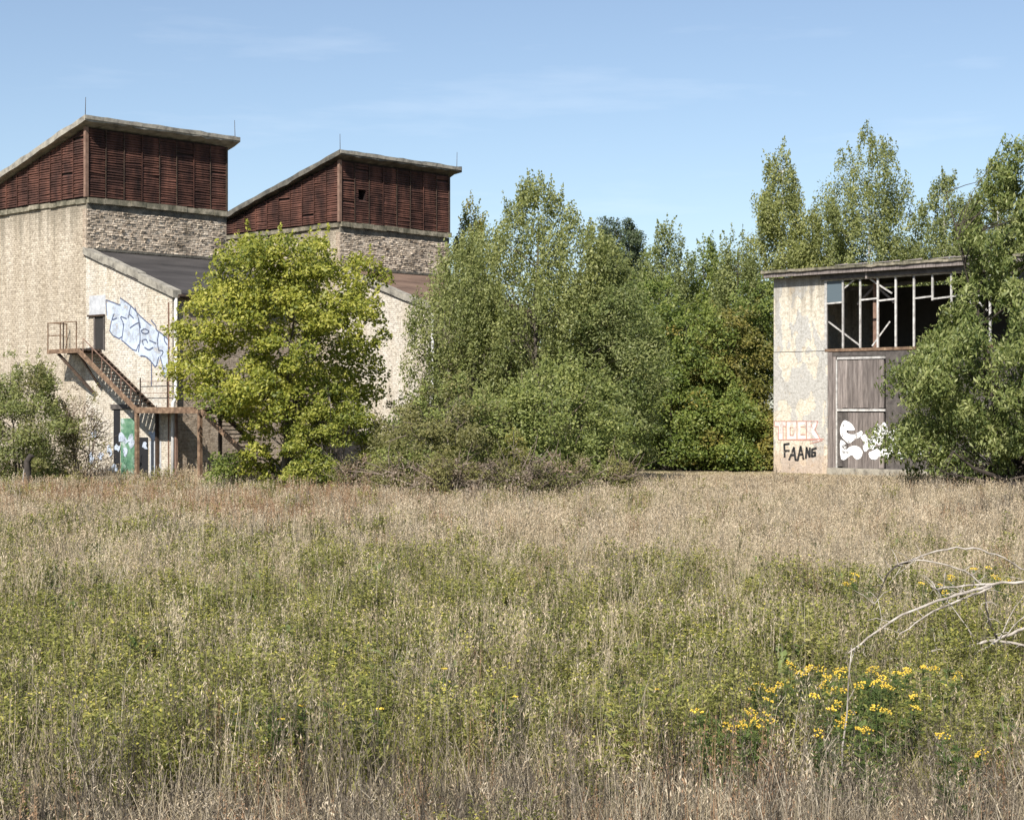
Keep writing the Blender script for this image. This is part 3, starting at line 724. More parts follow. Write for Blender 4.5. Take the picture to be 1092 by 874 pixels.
blobs = [[(680, 215), (700, 165), (722, 148), (760, 165), (790, 190), (818, 240), (770, 245), (738, 238), (735, 262), (790, 282), (840, 262), (872, 240), (884, 268), (862, 300), (800, 330), (760, 365), (722, 332), (690, 300), (678, 262)],
         [(676, 322), (716, 338), (738, 372), (728, 420), (768, 385), (812, 376), (858, 392), (884, 430), (872, 482), (836, 512), (806, 488), (786, 458), (752, 480), (716, 510), (682, 498)],
         [(858, 300), (905, 268), (930, 320), (965, 300), (990, 190), (1012, 178), (1040, 205), (1072, 160), (1100, 200), (1112, 262), (1060, 300), (1082, 340), (1030, 380), (1002, 352), (985, 420), (940, 398), (905, 440), (880, 400), (888, 340)],
         [(930, 440), (980, 420), (1040, 385), (1090, 400), (1140, 370), (1160, 440), (1120, 500), (1050, 470), (1010, 506), (950, 500)],
         [(1105, 262), (1150, 240), (1205, 215), (1240, 258), (1290, 268), (1330, 300), (1300, 350), (1262, 338), (1270, 402), (1205, 380), (1150, 400), (1120, 330)],
         [(1170, 430), (1220, 405), (1280, 420), (1325, 400), (1340, 470), (1260, 490), (1200, 505)],
         [(1330, 290), (1390, 300), (1420, 350), (1380, 380), (1440, 420), (1400, 470), (1350, 440), (1340, 360)]]
for k, bl in enumerate(blobs):
    wg.poly([(q[0], -.064 - .001 * k, q[1]) for q in smooth([sg(*zz6(*p), -.066) for p in bl], True, 1)])
wg.build('graffiti', M['paint_white'], sh, fix=False)

# ------------------------------------------------------------------ trees and shrubs
def leaf_mesh(name, P, D, N, L, Wd, tone, mat, parent=None):
    """diamond leaves: centres P, long axes D, normals N"""
    k = len(P)
    S = np.cross(N, D); S /= (np.linalg.norm(S, axis=1, keepdims=True) + 1e-9)
    V = np.empty((k, 4, 3), np.float32)
    Lc, Wc = L[:, None], Wd[:, None]
    V[:, 0] = P - D * Lc * .5; V[:, 1] = P + S * Wc * .5 - D * Lc * .06; V[:, 2] = P + D * Lc * .5; V[:, 3] = P - S * Wc * .5 - D * Lc * .06
    me = bpy.data.meshes.new(name)
    me.vertices.add(4 * k); me.loops.add(4 * k); me.polygons.add(k)
    me.vertices.foreach_set('co', V.reshape(-1))
    me.loops.foreach_set('vertex_index', np.arange(4 * k, dtype=np.int32))
    me.polygons.foreach_set('loop_start', np.arange(0, 4 * k, 4, dtype=np.int32))
    try: me.polygons.foreach_set('loop_total', np.full(k, 4, np.int32))
    except Exception: pass
    a = me.attributes.new('tone', 'FLOAT', 'FACE'); a.data.foreach_set('value', np.clip(tone, 0, 1).astype(np.float32))
    me.update(calc_edges=True)
    me.materials.append(mat)
    o = bpy.data.objects.new(name, me); COL.objects.link(o)
    if parent: o.parent = parent
    return o

def unit(v): return v / (np.linalg.norm(v, axis=1, keepdims=True) + 1e-9)

def tree(name, label, cat, loc, H, prof, nclump, nleaf, leaf, mat, bark, seed, group=None, style='broad', trunk_r=.2, csize=.8, stems=1, inner=.35,
         shoots=0, lean=(0, 0), lobes=.28, bare=0, squash=1.0, mat2=None, frac2=0.0, wratio=.5, limb_every=5, shell=1.0, base_h=0.0):
    """prof: [(height fraction, radius m)]; leaves sit in clumps spread through the crown"""
    R = np.random.default_rng(seed); rnd = random.Random(seed)
    root = empty(name, loc)
    tag(root, label, cat, group)
    hs = np.array([p[0] for p in prof]) * H; rs = np.array([p[1] for p in prof])
    # clump centres
    hh = np.linspace(hs[0], hs[-1], 200); pr = np.interp(hh, hs, rs); w = np.maximum(pr, .5) ** .85; w /= w.sum()
    h = R.choice(hh, nclump, p=w) + R.normal(0, .15, nclump)
    az = R.uniform(0, 2 * PI, nclump)
    ph = R.uniform(0, 6.28, 6)
    lob = 1 + lobes * (.5 * np.sin(2 * az + ph[0] + h * .5) + .45 * np.sin(3 * az + ph[1] - h * .9) + .5 * np.sin(h * 1.9 + ph[2] + az)) 
    f = inner + (1 - inner) * R.beta(2.2 * shell, 1.0, nclump)
    lob = np.clip(lob, .6, 1.0 + .5 * lobes)
    rad = np.interp(h, hs, rs) * f * lob
    lx, ly = lean
    C = np.stack([rad * np.cos(az) + lx * h / H, rad * np.sin(az) * squash + ly * h / H, h], 1)
    cs = csize * R.uniform(.55, 1.25, nclump) * np.clip(np.interp(h, hs, rs) / max(rs) * 1.3, .66, 1.0)
    outw = np.stack([np.cos(az), np.sin(az), np.zeros(nclump)], 1)
    # leaves per clump
    per = np.maximum((nleaf / nclump * (cs / cs.mean()) ** 1.5).astype(int), 4)
    idx = np.repeat(np.arange(nclump), per); k = len(idx)
    g = R.normal(0, 1, (k, 3)); g = unit(g) * (R.uniform(0, 1, (k, 1)) ** .45)
    if style == 'broad': sc3 = np.array([1.0, 1.0, .62])
    elif style == 'birch': sc3 = np.array([.55, .55, 1.25])
    elif style == 'droop': sc3 = np.array([.8, .8, .85])
    elif style == 'pine': sc3 = np.array([1.0, 1.0, .42])
    else: sc3 = np.array([.8, .8, .8])
    P = C[idx] + g * sc3 * cs[idx, None]
    if style in ('birch', 'droop'):       # strands sag outwards
        P[:, 2] -= .35 * cs[idx] * (np.linalg.norm(g[:, :2], axis=1) ** 2)
    if style == 'broad':
        P[:, 2] -= .30 * cs[idx] * (np.linalg.norm(g[:, :2], axis=1) ** 2)
    tone_c = R.normal(.5, .13, nclump)
    tone = tone_c[idx] + R.normal(0, .24, k)
    # upright leafy shoots breaking the outline
    if shoots:
        sp = []; st_ = []
        top = np.argsort(-(h + R.normal(0, H * .09, nclump)) + (f < .7) * 3)[:shoots]
        for c in top:
            ln_ = R.uniform(.5, 1.25) * csize * 1.15
            d = np.array([outw[c, 0] * .25, outw[c, 1] * .25, 1.0]) + R.normal(0, .12, 3); d /= np.linalg.norm(d)
            n2 = int(26 * ln_ / leaf * .12) + 8
            tt = R.uniform(0, 1, n2)
            sp.append(C[c] + d * tt[:, None] * ln_ + R.normal(0, .11, (n2, 3)) * (1.15 - tt[:, None]))
            st_.append(R.normal(.62, .15, n2))
        P = np.concatenate([P] + sp); tone = np.concatenate([tone] + st_)
        idx = np.concatenate([idx] + [np.full(len(q), c) for q, c in zip(sp, top)]); k = len(P)
    keep = P[:, 2] > .12
    P, tone, idx = P[keep], tone[keep], idx[keep]; k = len(P)
    up = R.normal(0, 1, (k, 3)) * .75 + np.array([-.2, -.55, .75]) + outw[idx] * .35     # leaves turn to the south light
    N = unit(up)
    D = R.normal(0, 1, (k, 3))
    if style in ('birch', 'droop'): D += np.array([0, 0, -1.3 if style == 'birch' else -1.6]); N = unit(R.normal(0, 1, (k, 3)) + outw[idx] * .5 + np.array([-.2, -.6, .45]))
    D = D - N * (D * N).sum(1, keepdims=True); D = unit(D)
    L = leaf * R.uniform(.65, 1.3, k); Wd = L * wratio * R.uniform(.8, 1.2, k)
    if mat2 is not None and frac2 > 0:
        sel = (R.uniform(0, 1, nclump) < frac2)[idx]
        if sel.any(): leaf_mesh('crown', P[sel], D[sel], N[sel], L[sel], Wd[sel], tone[sel], mat2, root)
        ns = ~sel
        leaf_mesh('crown', P[ns], D[ns], N[ns], L[ns], Wd[ns], tone[ns], mat, root)
    else:
        leaf_mesh('crown', P, D, N, L, Wd, tone, mat, root)
    # trunk(s) and limbs
    tb = MB(); lb = MB()
    axes = []
    for s in range(stems):
        a = rnd.uniform(0, 6.28); sp_ = 0 if stems == 1 else rnd.uniform(.15, .45)
        topx = (max(rs) * .45 if stems > 1 else .15) * rnd.uniform(.4, 1)
        pts = []; nseg = 9; ht = H * (.93 if stems == 1 else rnd.uniform(.6, .9))
        for i in range(nseg + 1):
            t = i / nseg
            pts.append(Vector((math.cos(a) * (sp_ + topx * t ** 1.3) + lx * t * ht / H + rnd.gauss(0, .03 * H / 10), math.sin(a) * (sp_ + topx * t ** 1.3) + ly * t * ht / H + rnd.gauss(0, .03 * H / 10), t * ht - .05)))
        r0 = trunk_r * (1 if stems == 1 else rnd.uniform(.45, .8))
        tb.tube(pts, [max(r0 * (1.15 if i == 0 else 1) * (1 - .93 * (i / nseg)), .012) for i in range(nseg + 1)], 7)
        axes.append(pts)
    for c in range(0, nclump, limb_every):
        ax = axes[c % len(axes)]; ctr = Vector(C[c])
        best = max(0.0, ctr.z - (ctr.to_2d() - Vector((lx, ly)) * (ctr.z / H)).length * rnd.uniform(.5, .9))
        j = min(range(len(ax)), key=lambda i: abs(ax[i].z - best))
        a0 = ax[j]; mid = a0.lerp(ctr, .5) + Vector((rnd.gauss(0, .15), rnd.gauss(0, .15), .1 + rnd.random() * .25))
        r0 = trunk_r * .30 * (1 - .7 * a0.z / H) * rnd.uniform(.5, 1)
        lb.tube([a0, a0.lerp(mid, .55) + Vector((0, 0, .05)), mid, ctr], [max(r0, .018), max(r0 * .75, .015), max(r0 * .5, .012), .008], 4, False)
    tb.build('trunk', bark, root, uv=False, smooth=True, fix=False)
    if lb.v: lb.build('limbs', bark, root, uv=False, smooth=True, fix=False).name = 'branch'
    if bare:
        bb = MB()
        for _ in range(bare):
            hh_ = rnd.uniform(0, 1) ** 1.4 * H * .75; a = rnd.uniform(0, 6.28); r_ = float(np.interp(hh_, hs, rs))
            p = Vector((math.cos(a) * r_ * rnd.uniform(.2, .8), math.sin(a) * r_ * squash * rnd.uniform(.2, .8), hh_))
            d = Vector((math.cos(a) * .7 + rnd.gauss(0, .4), math.sin(a) * .7 + rnd.gauss(0, .4), rnd.uniform(-.3, 1.2))).normalized()
            ln_ = rnd.uniform(.5, 1.6); pts = [p]; 
            for q in range(3): pts.append(pts[-1] + d * ln_ / 3 + Vector((rnd.gauss(0, .08), rnd.gauss(0, .08), rnd.gauss(0, .06))))
            bb.tube(pts, [.022, .018, .013, .007], 3, False)
        tag(bb.build('bare_twigs', M['twig'], root, uv=False, fix=False), kind='stuff')
    return root

def put(px, Y): return Vector(((px - CX) / FPX * Y, Y, 0))
def topz(py, Y): return CAM_H - (py - CY) / FPX * Y

# -- left: box elder before the gable, low shrubs under it
Y = 77.0
tree('broadleaf_tree', 'bright yellow green tree hiding the foot of the nearer hall', 'tree', put(300, Y), topz(254, Y),
     [(0.06, 1.0), (.15, 1.7), (.3, 3.0), (.46, 4.2), (.6, 4.4), (.78, 4.3), (.9, 3.9), (.98, 2.8)], 350, 54000, .185, M['lf_maple'], M['bark'], 21, trunk_r=.28, csize=.80, stems=3, inner=.3, shoots=150, lobes=.34, wratio=.55)
tree('shrub', 'small bright green bush under the right side of the yellow green tree', 'shrub', put(352, 75), topz(405, 75),
     [(0, 1.2), (.3, 1.9), (.7, 1.6), (1, .6)], 100, 11000, .15, M['lf_maple'], M['bark'], 22, 'bushes along the meadow edge', stems=4, trunk_r=.09, csize=.6, shoots=14)
tree('shrub', 'dark green bush low beside the foot of the steel stairs', 'shrub', put(240, 76.5), topz(478, 76.5),
     [(0, .8), (.4, .9), (1, .4)], 36, 2600, .14, M['lf_forest'], M['bark'], 23, 'bushes along the meadow edge', stems=4, trunk_r=.06, csize=.6)
# -- left edge bush with its withered twiggy side
Y = 82.0
tree('willow_bush', 'grey green willow bush at the left edge in front of the hall', 'shrub', put(22, Y), topz(380, Y),
     [(0, 2.0), (.2, 2.7), (.5, 2.6), (.8, 1.7), (1, .5)], 260, 36000, .16, M['lf_willow'], M['bark'], 24, 'bushes along the meadow edge', stems=6, trunk_r=.10, csize=.7, shoots=50, wratio=.35, bare=60, mat2=M['lf_olive'], frac2=.3)
tree('twiggy_shrub', 'half bare brown twiggy shrub beside the steel stairs', 'shrub', put(88, 83), topz(412, 83),
     [(0, 1.0), (.4, 1.3), (.8, 1.0), (1, .5)], 70, 3600, .11, M['lf_olive'], M['twig'], 25, 'bushes along the meadow edge', stems=7, trunk_r=.07, csize=.6, shoots=14, bare=190, mat2=M['lf_dry'], frac2=.5)
# -- central mass
Y = 90.0
tree('birch_tree', 'tall pale green birch with a pointed top rising behind the central bushes', 'tree', put(572, Y), topz(196, Y),
     [(.12, 4.0), (.3, 5.2), (.5, 5.5), (.67, 5.1), (.8, 3.9), (.88, 2.2), (.95, 1.3), (1.0, .5)], 900, 100000, .165, M['lf_birch'], M['bark'], 31, style='birch', trunk_r=.22, csize=.95, shoots=24, lobes=.25)
Y = 86.0
tree('willow_tree', 'broad willow with fine grey green leaves left of the pointed birch', 'tree', put(494, Y), topz(262, Y),
     [(.1, 2.4), (.3, 2.9), (.55, 2.8), (.75, 2.4), (.9, 1.6), (1.0, .6)], 380, 40000, .165, M['lf_willow'], M['bark'], 32, stems=3, trunk_r=.2, csize=.85, shoots=24, wratio=.42, lobes=.3, style='birch')
Y = 88.0
tree('willow_tree', 'round crowned willow right of the pointed birch', 'tree', put(645, Y), topz(262, Y),
     [(.1, 2.0), (.3, 2.9), (.55, 3.0), (.78, 2.3), (.92, 1.3), (1.0, .4)], 360, 38000, .17, M['lf_willow'], M['bark'], 33, stems=2, trunk_r=.2, csize=.85, shoots=50, wratio=.4, mat2=M['lf_shrub'], frac2=.35, lobes=.3)
Y = 112.0
tree('birch_tree', 'thin yellowish birch beside the right end of the farther louvred tower', 'tree', put(503, Y), topz(222, Y),
     [(.3, 1.6), (.6, 2.2), (.85, 1.5), (1, .4)], 240, 20000, .18, M['lf_yellow'], M['bark_birch'], 34, style='birch', trunk_r=.16, csize=.8, shoots=40, mat2=M['lf_birch'], frac2=.5)
# shrubs at the front of the central mass
Y = 72.0
tree('shrub', 'olive brown shrub at the front of the central thicket', 'shrub', put(478, Y), topz(405, Y),
     [(0, 2.6), (.25, 3.2), (.6, 2.8), (.85, 1.7), (1, .6)], 300, 30000, .14, M['lf_olive'], M['bark'], 35, 'bushes along the meadow edge', stems=6, trunk_r=.10, csize=.62, shoots=60, bare=160, mat2=M['lf_shrub'], frac2=.45)
tree('shrub', 'large dull green shrub on the right of the central thicket', 'shrub', put(596, 75), topz(385, 75),
     [(0, 2.4), (.25, 3.3), (.6, 3.0), (.85, 1.9), (1, .6)], 320, 34000, .155, M['lf_shrub'], M['bark'], 36, 'bushes along the meadow edge', stems=6, trunk_r=.10, csize=.7, shoots=50, bare=70)
tree('shrub', 'grey leaved shrub between the yellow green tree and the central thicket', 'shrub', put(428, 77), topz(432, 77),
     [(0, 1.6), (.3, 2.0), (.7, 1.6), (1, .5)], 150, 16000, .14, M['lf_willow'], M['bark'], 37, 'bushes along the meadow edge', stems=5, trunk_r=.08, csize=.55, shoots=30, bare=80, mat2=M['lf_olive'], frac2=.5)
tree('sapling', 'slender yellow leaved sapling low in the central thicket', 'tree', put(549, 69), topz(452, 69),
     [(.2, .35), (.5, .6), (.8, .4), (1, .15)], 34, 1500, .11, M['lf_yellow'], M['bark'], 38, trunk_r=.04, csize=.36)
for i, (px, top, Yb, r_) in enumerate(((430, 490, 69.5, 1.5), (482, 482, 67.5, 1.9), (545, 478, 67.8, 1.9), (606, 484, 69.5, 1.6), (655, 490, 72.5, 1.2), (385, 488, 72, 1.2))):
    tree('bramble', ('tangled brown bramble left of the central thicket', 'tangled brown bramble with pale twigs at the foot of the central thicket', 'withered bramble below the slender yellow sapling',
                     'withered bramble below the large dull green shrub', 'low bramble at the right end of the central thicket', 'low bramble below the small bright green bush')[i], 'shrub', put(px, Yb), topz(top, Yb),
         [(0, r_), (.5, r_ * .95), (1, r_ * .4)], 90, 6500, .11, M['lf_dry'], M['twig'], 40 + i, 'brambles at the foot of the thicket', stems=6, trunk_r=.03, csize=.5, bare=110, mat2=M['lf_olive'], frac2=.62, squash=.7)

# -- woodland behind
tree('pine_tree', 'dark pine rising above the lighter woodland', 'tree', put(661, 128), topz(234, 128),
     [(.35, 1.2), (.6, 2.0), (.78, 2.3), (.9, 2.0), (1, 1.0)], 260, 40000, .26, M['lf_pine'], M['bark_dark'], 50, style='bush', trunk_r=.25, csize=.8, wratio=.28, lobes=.35)
wood = [  # px, depth, top y, radius, leaf material, style, label
    (712, 124, 243, 2.6, 'lf_birch', 'birch', 'pale birch right of the dark pine'),
    (752, 126, 258, 2.4, 'lf_forest', 'birch', 'slim dark green tree in the middle of the woodland skyline'),
    (786, 122, 250, 2.5, 'lf_birch', 'birch', 'pale birch left of the tallest spires behind the shed'),
    (703, 117, 300, 2.9, 'lf_forest', 'broad', 'leafy dark green tree below the dark pine'),
    (733, 114, 318, 3.4, 'lf_forest', 'broad', 'broad green tree in the middle of the woodland edge'),
    (778, 115, 330, 3.0, 'lf_yellow', 'broad', 'yellowing tree at the woodland edge near the shed'),
    (812, 118, 300, 2.8, 'lf_forest', 'broad', 'green tree touching the left wall of the shed'),
    (648, 126, 330, 2.6, 'lf_forest', 'broad', 'shaded tree behind the right end of the central thicket'),
    (715, 112, 402, 2.9, 'lf_forest', 'broad', 'low bushy tree at the foot of the woodland edge'),
    (768, 111.5, 415, 2.7, 'lf_forest', 'broad', 'low bushy tree with drooping green sprays near the shed'),
    (815, 111, 452, 1.5, 'lf_yellow', 'broad', 'small yellow green bush against the shed wall'),
    (790, 110.5, 468, 1.4, 'lf_forest', 'broad', 'small dark bush a little left of the shed'),
    (704, 127, 262, 3.0, 'lf_forest', 'broad', 'rounded green tree just right of the dark pine'),
    (768, 128, 268, 3.0, 'lf_shrub', 'broad', 'rounded dull green tree in the skyline left of the shed'),
    (600, 122, 300, 3.0, 'lf_forest', 'broad', 'dark tree glimpsed behind the pointed birch'),
    (455, 118, 330, 3.2, 'lf_shrub', 'broad', 'tree filling the gap behind the farther hall'),
]
for i, (px, Yt, top, r_, mt, sty, lab) in enumerate(wood):
    H = topz(top, Yt)
    prof = [(.06, r_ * .75), (.25, r_), (.55, r_ * .95), (.8, r_ * .8), (.93, r_ * .5), (1, .3)] if sty == 'birch' else [(.04, r_ * .8), (.25, r_), (.6, r_ * 1.0), (.85, r_ * .85), (1, r_ * .4)]
    nl = int(9000 + 1900 * r_ * H / 6)
    tree('woodland_tree', lab, 'tree', put(px, Yt), H, prof, int(60 + r_ * H * 5), nl, .23 if sty == 'broad' else .2, M[mt], M['bark_dark'], 60 + i, 'trees of the woodland', style=sty, trunk_r=.16, csize=1.0 if sty == 'broad' else .95,
         shoots=10, lobes=.32, mat2=M['lf_yellow'] if (mt == 'lf_forest' and i in (4, 9)) else None, frac2=.12, stems=1 if H > 8 else 3)
spires = [
    (834, 126, 160, 2.6, 'slender weeping birch behind the left end of the shed roof'),
    (926, 124, 138, 3.5, 'tall weeping birch with the highest top above the shed roof'),
    (1008, 122, 190, 2.9, 'pale birch just left of the large overhanging tree'),
    (1062, 124, 172, 3.2, 'pale birch rising behind the large overhanging tree'),
    (880, 130, 232, 3.0, 'lower birch between the slender and the tallest weeping birch'),
    (972, 128, 262, 3.0, 'lower birch right of the tallest weeping birch'),
]
for i, (px, Yt, top, r_, lab) in enumerate(spires):
    H = topz(top, Yt)
    tree('birch_tree', lab, 'tree', put(px, Yt), H, [(.3, r_ * .8), (.45, r_ * 1.15), (.66, r_ * 1.1), (.8, r_ * .88), (.9, r_ * .6), (1, .45)], int(360 + 50 * r_), 48000, .2, M['lf_birch'], M['bark_birch'], 90 + i, 'birches behind the shed', style='birch',
         trunk_r=.13, csize=.95, shoots=7, lobes=.5)
# -- the large tree over the right of the shed
Y = 75.5
big = tree('overhanging_tree', 'large tree with long drooping leaves covering the right half of the shed', 'tree', put(1086, Y), topz(150, Y),
     [(.10, 4.4), (.17, 5.5), (.34, 6.0), (.45, 4.7), (.55, 2.7), (.8, 2.4), (.92, 1.6), (1, .4)], 520, 76000, .25, M['lf_peach'], M['bark_dark'], 110, style='droop', trunk_r=.3, csize=.9, inner=.35, shoots=0, lobes=.30, wratio=.33, stems=3, limb_every=4)
bb = MB(); rnd = random.Random(44)
for _ in range(16):
    p = Vector((rnd.uniform(-.5, .6), rnd.uniform(-.6, .3), rnd.uniform(.4, 1.5))); a = PI + rnd.gauss(0, .5)
    d = Vector((math.cos(a), math.sin(a) - .35, rnd.uniform(-.15, .25))).normalized(); pts = [p]; L_ = rnd.uniform(2.5, 5.5)
    for q in range(6): pts.append(pts[-1] + d * L_ / 6 + Vector((0, rnd.gauss(0, .12), rnd.gauss(0, .12) - .03 * q)))
    bb.tube(pts, [.07, .06, .048, .036, .026, .016, .008], 5, False)
for q0, q1, q2, q3 in (((1.2, -2.0, .1), (-.6, -2.3, .55), (-2.4, -2.6, .95), (-4.2, -2.8, 1.35)), ((.9, -2.4, .1), (-.8, -2.9, .75), (-2.0, -3.2, .9), (-3.4, -3.5, .55)), ((.2, -2.2, .3), (-1.4, -2.6, 1.0), (-2.8, -2.9, 1.5), (-3.8, -3.0, 2.3)), ((1.4, -2.6, .0), (.4, -3.0, .8), (-.6, -3.4, 1.2), (-1.8, -3.7, 1.0))):
    bb.tube([q0, q1, q2, q3], [.15, .11, .07, .02], 6, False)
    for _ in range(9):
        t = rnd.uniform(.3, 1); c_ = Vector(q1).lerp(Vector(q3), t); d = Vector((rnd.gauss(-.6, .5), rnd.gauss(-.2, .4), rnd.gauss(.1, .5))).normalized(); L_ = rnd.uniform(.5, 1.4)
        bb.tube([c_, c_ + d * L_ * .5 + Vector((0, 0, .05)), c_ + d * L_ + Vector((0, 0, rnd.gauss(-.1, .12)))], [.035, .022, .008], 4, False)
bb.build('branch', M['bark_dark'], big, uv=False, fix=False)
tree('shrub', 'scrubby green growth under the large overhanging tree', 'shrub', put(1075, 77.5), topz(490, 77.5), [(0, 1.2), (.5, 1.6), (1, .6)], 40, 2200, .15, M['lf_peach'], M['bark_dark'], 111, 'bushes along the meadow edge', stems=5, trunk_r=.06, csize=.6, bare=70)

# -- charred snag at the left
sn = empty('charred_snag', put(29, 79)); tag(sn, 'dark broken snag standing in the grass at the far left', 'tree stump')
MB().tube([(0, 0, 0), (-.03, 0, .6), (.03, 0, 1.1), (.0, 0, 1.6), (.18, -.05, 1.86), (.36, -.05, 1.82)], [.24, .22, .19, .16, .14, .03], 7).build('trunk', M['deadwood_dark'], sn, smooth=True)
MB().tube([(-.08, -.15, .05), (-.17, -.12, .7), (-.12, -.1, 1.25)], [.05, .045, .02], 5).build('splinter', M['deadwood'], sn)
MB().tube([(.1, -.1, .1), (.28, -.12, .45), (.33, -.1, .7)], [.09, .08, .03], 6).build('stub', M['deadwood_dark'], sn)

# ------------------------------------------------------------------ fallen dead boughs in the foreground
def bough(name, label, polys, Y):
    root = empty(name, put(1080, Y)); tag(root, label, 'branch', 'dead boughs fallen in the meadow')
    o = root.location; rnd = random.Random(len(polys)); 
    for i, (pts, r0, r1, mt, dy) in enumerate(polys):
        P = [at(px, py, Y + dy[0] + (dy[1] - dy[0]) * k / (len(pts) - 1)) - o for k, (px, py) in enumerate(pts)]
        Q = [P[0]]
        for a, b2 in zip(P, P[1:]):
            for t in (.33, .67, 1): Q.append(a.lerp(b2, t) + (Vector((rnd.gauss(0, .008), rnd.gauss(0, .02), rnd.gauss(0, .008))) if t < 1 else Vector()))
        n_ = len(Q)
        MB().tube(Q, [.60 * (r0 + (r1 - r0) * k / (n_ - 1)) + rnd.uniform(0, .004) for k in range(n_)], 6).build('bough' if i == 0 else 'side_branch', M[mt], root, uv=False, smooth=True)
        if r0 > .019:
            tw = MB()
            for q in range(int(4 + len(Q) * .7)):
                c_ = Q[rnd.randrange(1, len(Q) - 1)]; d = Vector((rnd.gauss(-.2, .7), rnd.gauss(0, .5), rnd.gauss(.15, .6))).normalized(); L_ = rnd.uniform(.06, .42)
                m_ = c_ + d * L_ * .5 + Vector((rnd.gauss(0, .02), rnd.gauss(0, .02), rnd.gauss(0, .02)))
                tw.tube([c_, m_, m_ + d * L_ * .5 + Vector((0, 0, rnd.gauss(-.03, .04)))], [.007, .005, .002], 4, False)
            tag(tw.build('fine_twigs', M['deadwood'], root, uv=False, fix=False), kind='stuff')
    return root
bough('fallen_bough', 'bleached dead bough arching over the meadow at the right', [
    ([(1120, 617), (1092, 620), (1058, 623), (1030, 624), (1000, 628)], .042, .02, 'deadwood', (0, .3)),
    ([(1056, 624), (1030, 632), (1000, 640), (962, 655), (925, 680), (898, 702)], .038, .022, 'deadwood', (0, -.6)),
    ([(1058, 625), (1020, 641), (985, 658), (960, 675), (947, 700)], .028, .016, 'deadwood', (.1, .2)),
    ([(1110, 612), (1088, 606), (1070, 594), (1045, 585), (1020, 583), (990, 590), (968, 600)], .016, .02, 'deadwood', (.3, .4)),
    ([(968, 600), (955, 603), (945, 615), (938, 632), (930, 650)], .022, .008, 'deadwood_dark', (.4, .2)),
    ([(1050, 624), (1028, 608), (1005, 601), (975, 597), (960, 600)], .02, .01, 'deadwood', (.2, .4)),
    ([(1003, 632), (992, 624)], .022, .01, 'deadwood', (0, -.2)),
    ([(1003, 632), (1008, 610)], .012, .006, 'deadwood', (0, -.2)),
    ([(925, 680), (912, 690), (908, 706)], .012, .006, 'deadwood', (-.4, -.8)), ([(920, 684), (924, 700)], .010, .005, 'deadwood', (-.4, -.6)),
], 24.6)
bough('fallen_bough', 'pale forked dead bough lying low in the grass at the right edge', [
    ([(1125, 690), (1092, 688), (1062, 683)], .034, .03, 'deadwood', (-.1, 0)),
    ([(1110, 664), (1085, 672), (1063, 682), (1030, 690), (985, 696), (943, 704)], .04, .03, 'deadwood', (0, .1)),
    ([(1066, 681), (1042, 695), (1018, 716)], .03, .018, 'deadwood', (0, -.3)),
    ([(1064, 681), (1056, 666), (1051, 648), (1051, 630)], .022, .016, 'deadwood_dark', (0, .1)),
    ([(1066, 680), (1078, 655), (1094, 632)], .012, .006, 'deadwood', (0, .1)), ([(1070, 680), (1086, 662), (1100, 650)], .012, .006, 'deadwood', (0, -.1)),
    ([(1040, 680), (1025, 660), (1010, 640)], .012, .005, 'deadwood', (0, .2)),
], 24.4)

# ------------------------------------------------------------------ meadow (stuff): clumps instanced on precomputed points
def blade_mat(name, a, b_, c_, trans=.25):
    m, n, l, bs = nm(name)
    oi = n.new('ShaderNodeObjectInfo')
    at_ = n.new('ShaderNodeAttribute'); at_.attribute_name = 'tone'
    ad = n.new('ShaderNodeMath'); ad.operation = 'MULTIPLY_ADD'; ad.inputs[1].default_value = .55
    l.new(oi.outputs['Random'], ad.inputs[0]); 
    mu = n.new('ShaderNodeMath'); mu.operation = 'MULTIPLY'; mu.inputs[1].default_value = .45
    l.new(at_.outputs['Fac'], mu.inputs[0]); l.new(mu.outputs[0], ad.inputs[2])
    r = ramp(n, [(.1, a), (.5, b_), (.9, c_)]); l.new(ad.outputs[0], r.inputs['Fac'])
    l.new(r.outputs['Color'], bs.inputs['Base Color']); bs.inputs['Roughness'].default_value = .6
    tr = n.new('ShaderNodeBsdfTranslucent'); l.new(r.outputs['Color'], tr.inputs['Color'])
    mx = n.new('ShaderNodeMixShader'); mx.inputs[0].default_value = trans
    l.new(bs.outputs[0], mx.inputs[1]); l.new(tr.outputs[0], mx.inputs[2]); l.new(mx.outputs[0], n['Material Output'].inputs['Surface'])
    return m
M['g_straw'] = blade_mat('straw', (0.22, 0.175, 0.11), (0.46, 0.385, 0.255), (0.65, 0.56, 0.40))
M['g_head'] = blade_mat('seed heads', (0.29, 0.215, 0.135), (0.48, 0.38, 0.255), (0.62, 0.52, 0.38))
M['g_grey'] = blade_mat('withered stalks', (0.08, 0.065, 0.05), (0.25, 0.205, 0.15), (0.54, 0.47, 0.36))
M['g_dark'] = blade_mat('dark stalks', (0.02, 0.017, 0.014), (0.06, 0.048, 0.036), (0.17, 0.14, 0.105))
M['g_green'] = blade_mat('green blades', (0.12, 0.135, 0.03), (0.28, 0.28, 0.07), (0.44, 0.41, 0.15), .35)
M['g_herb'] = blade_mat('herb leaves', (0.10, 0.115, 0.03), (0.25, 0.255, 0.062), (0.42, 0.39, 0.13), .42)
M['g_gold'] = blade_mat('golden tops', (0.22, 0.21, 0.04), (0.34, 0.31, 0.06), (0.48, 0.42, 0.09), .2)
M['g_rust'] = blade_mat('sorrel spikes', (0.17, 0.095, 0.055), (0.29, 0.175, 0.10), (0.42, 0.28, 0.17), .2)
M['g_yellow'] = rough_mat('tansy yellow', [(0.3, (0.50, 0.30, 0.03)), (0.7, (0.80, 0.60, 0.09))], 22, bump=.4, dist=.01, rnd=.22)
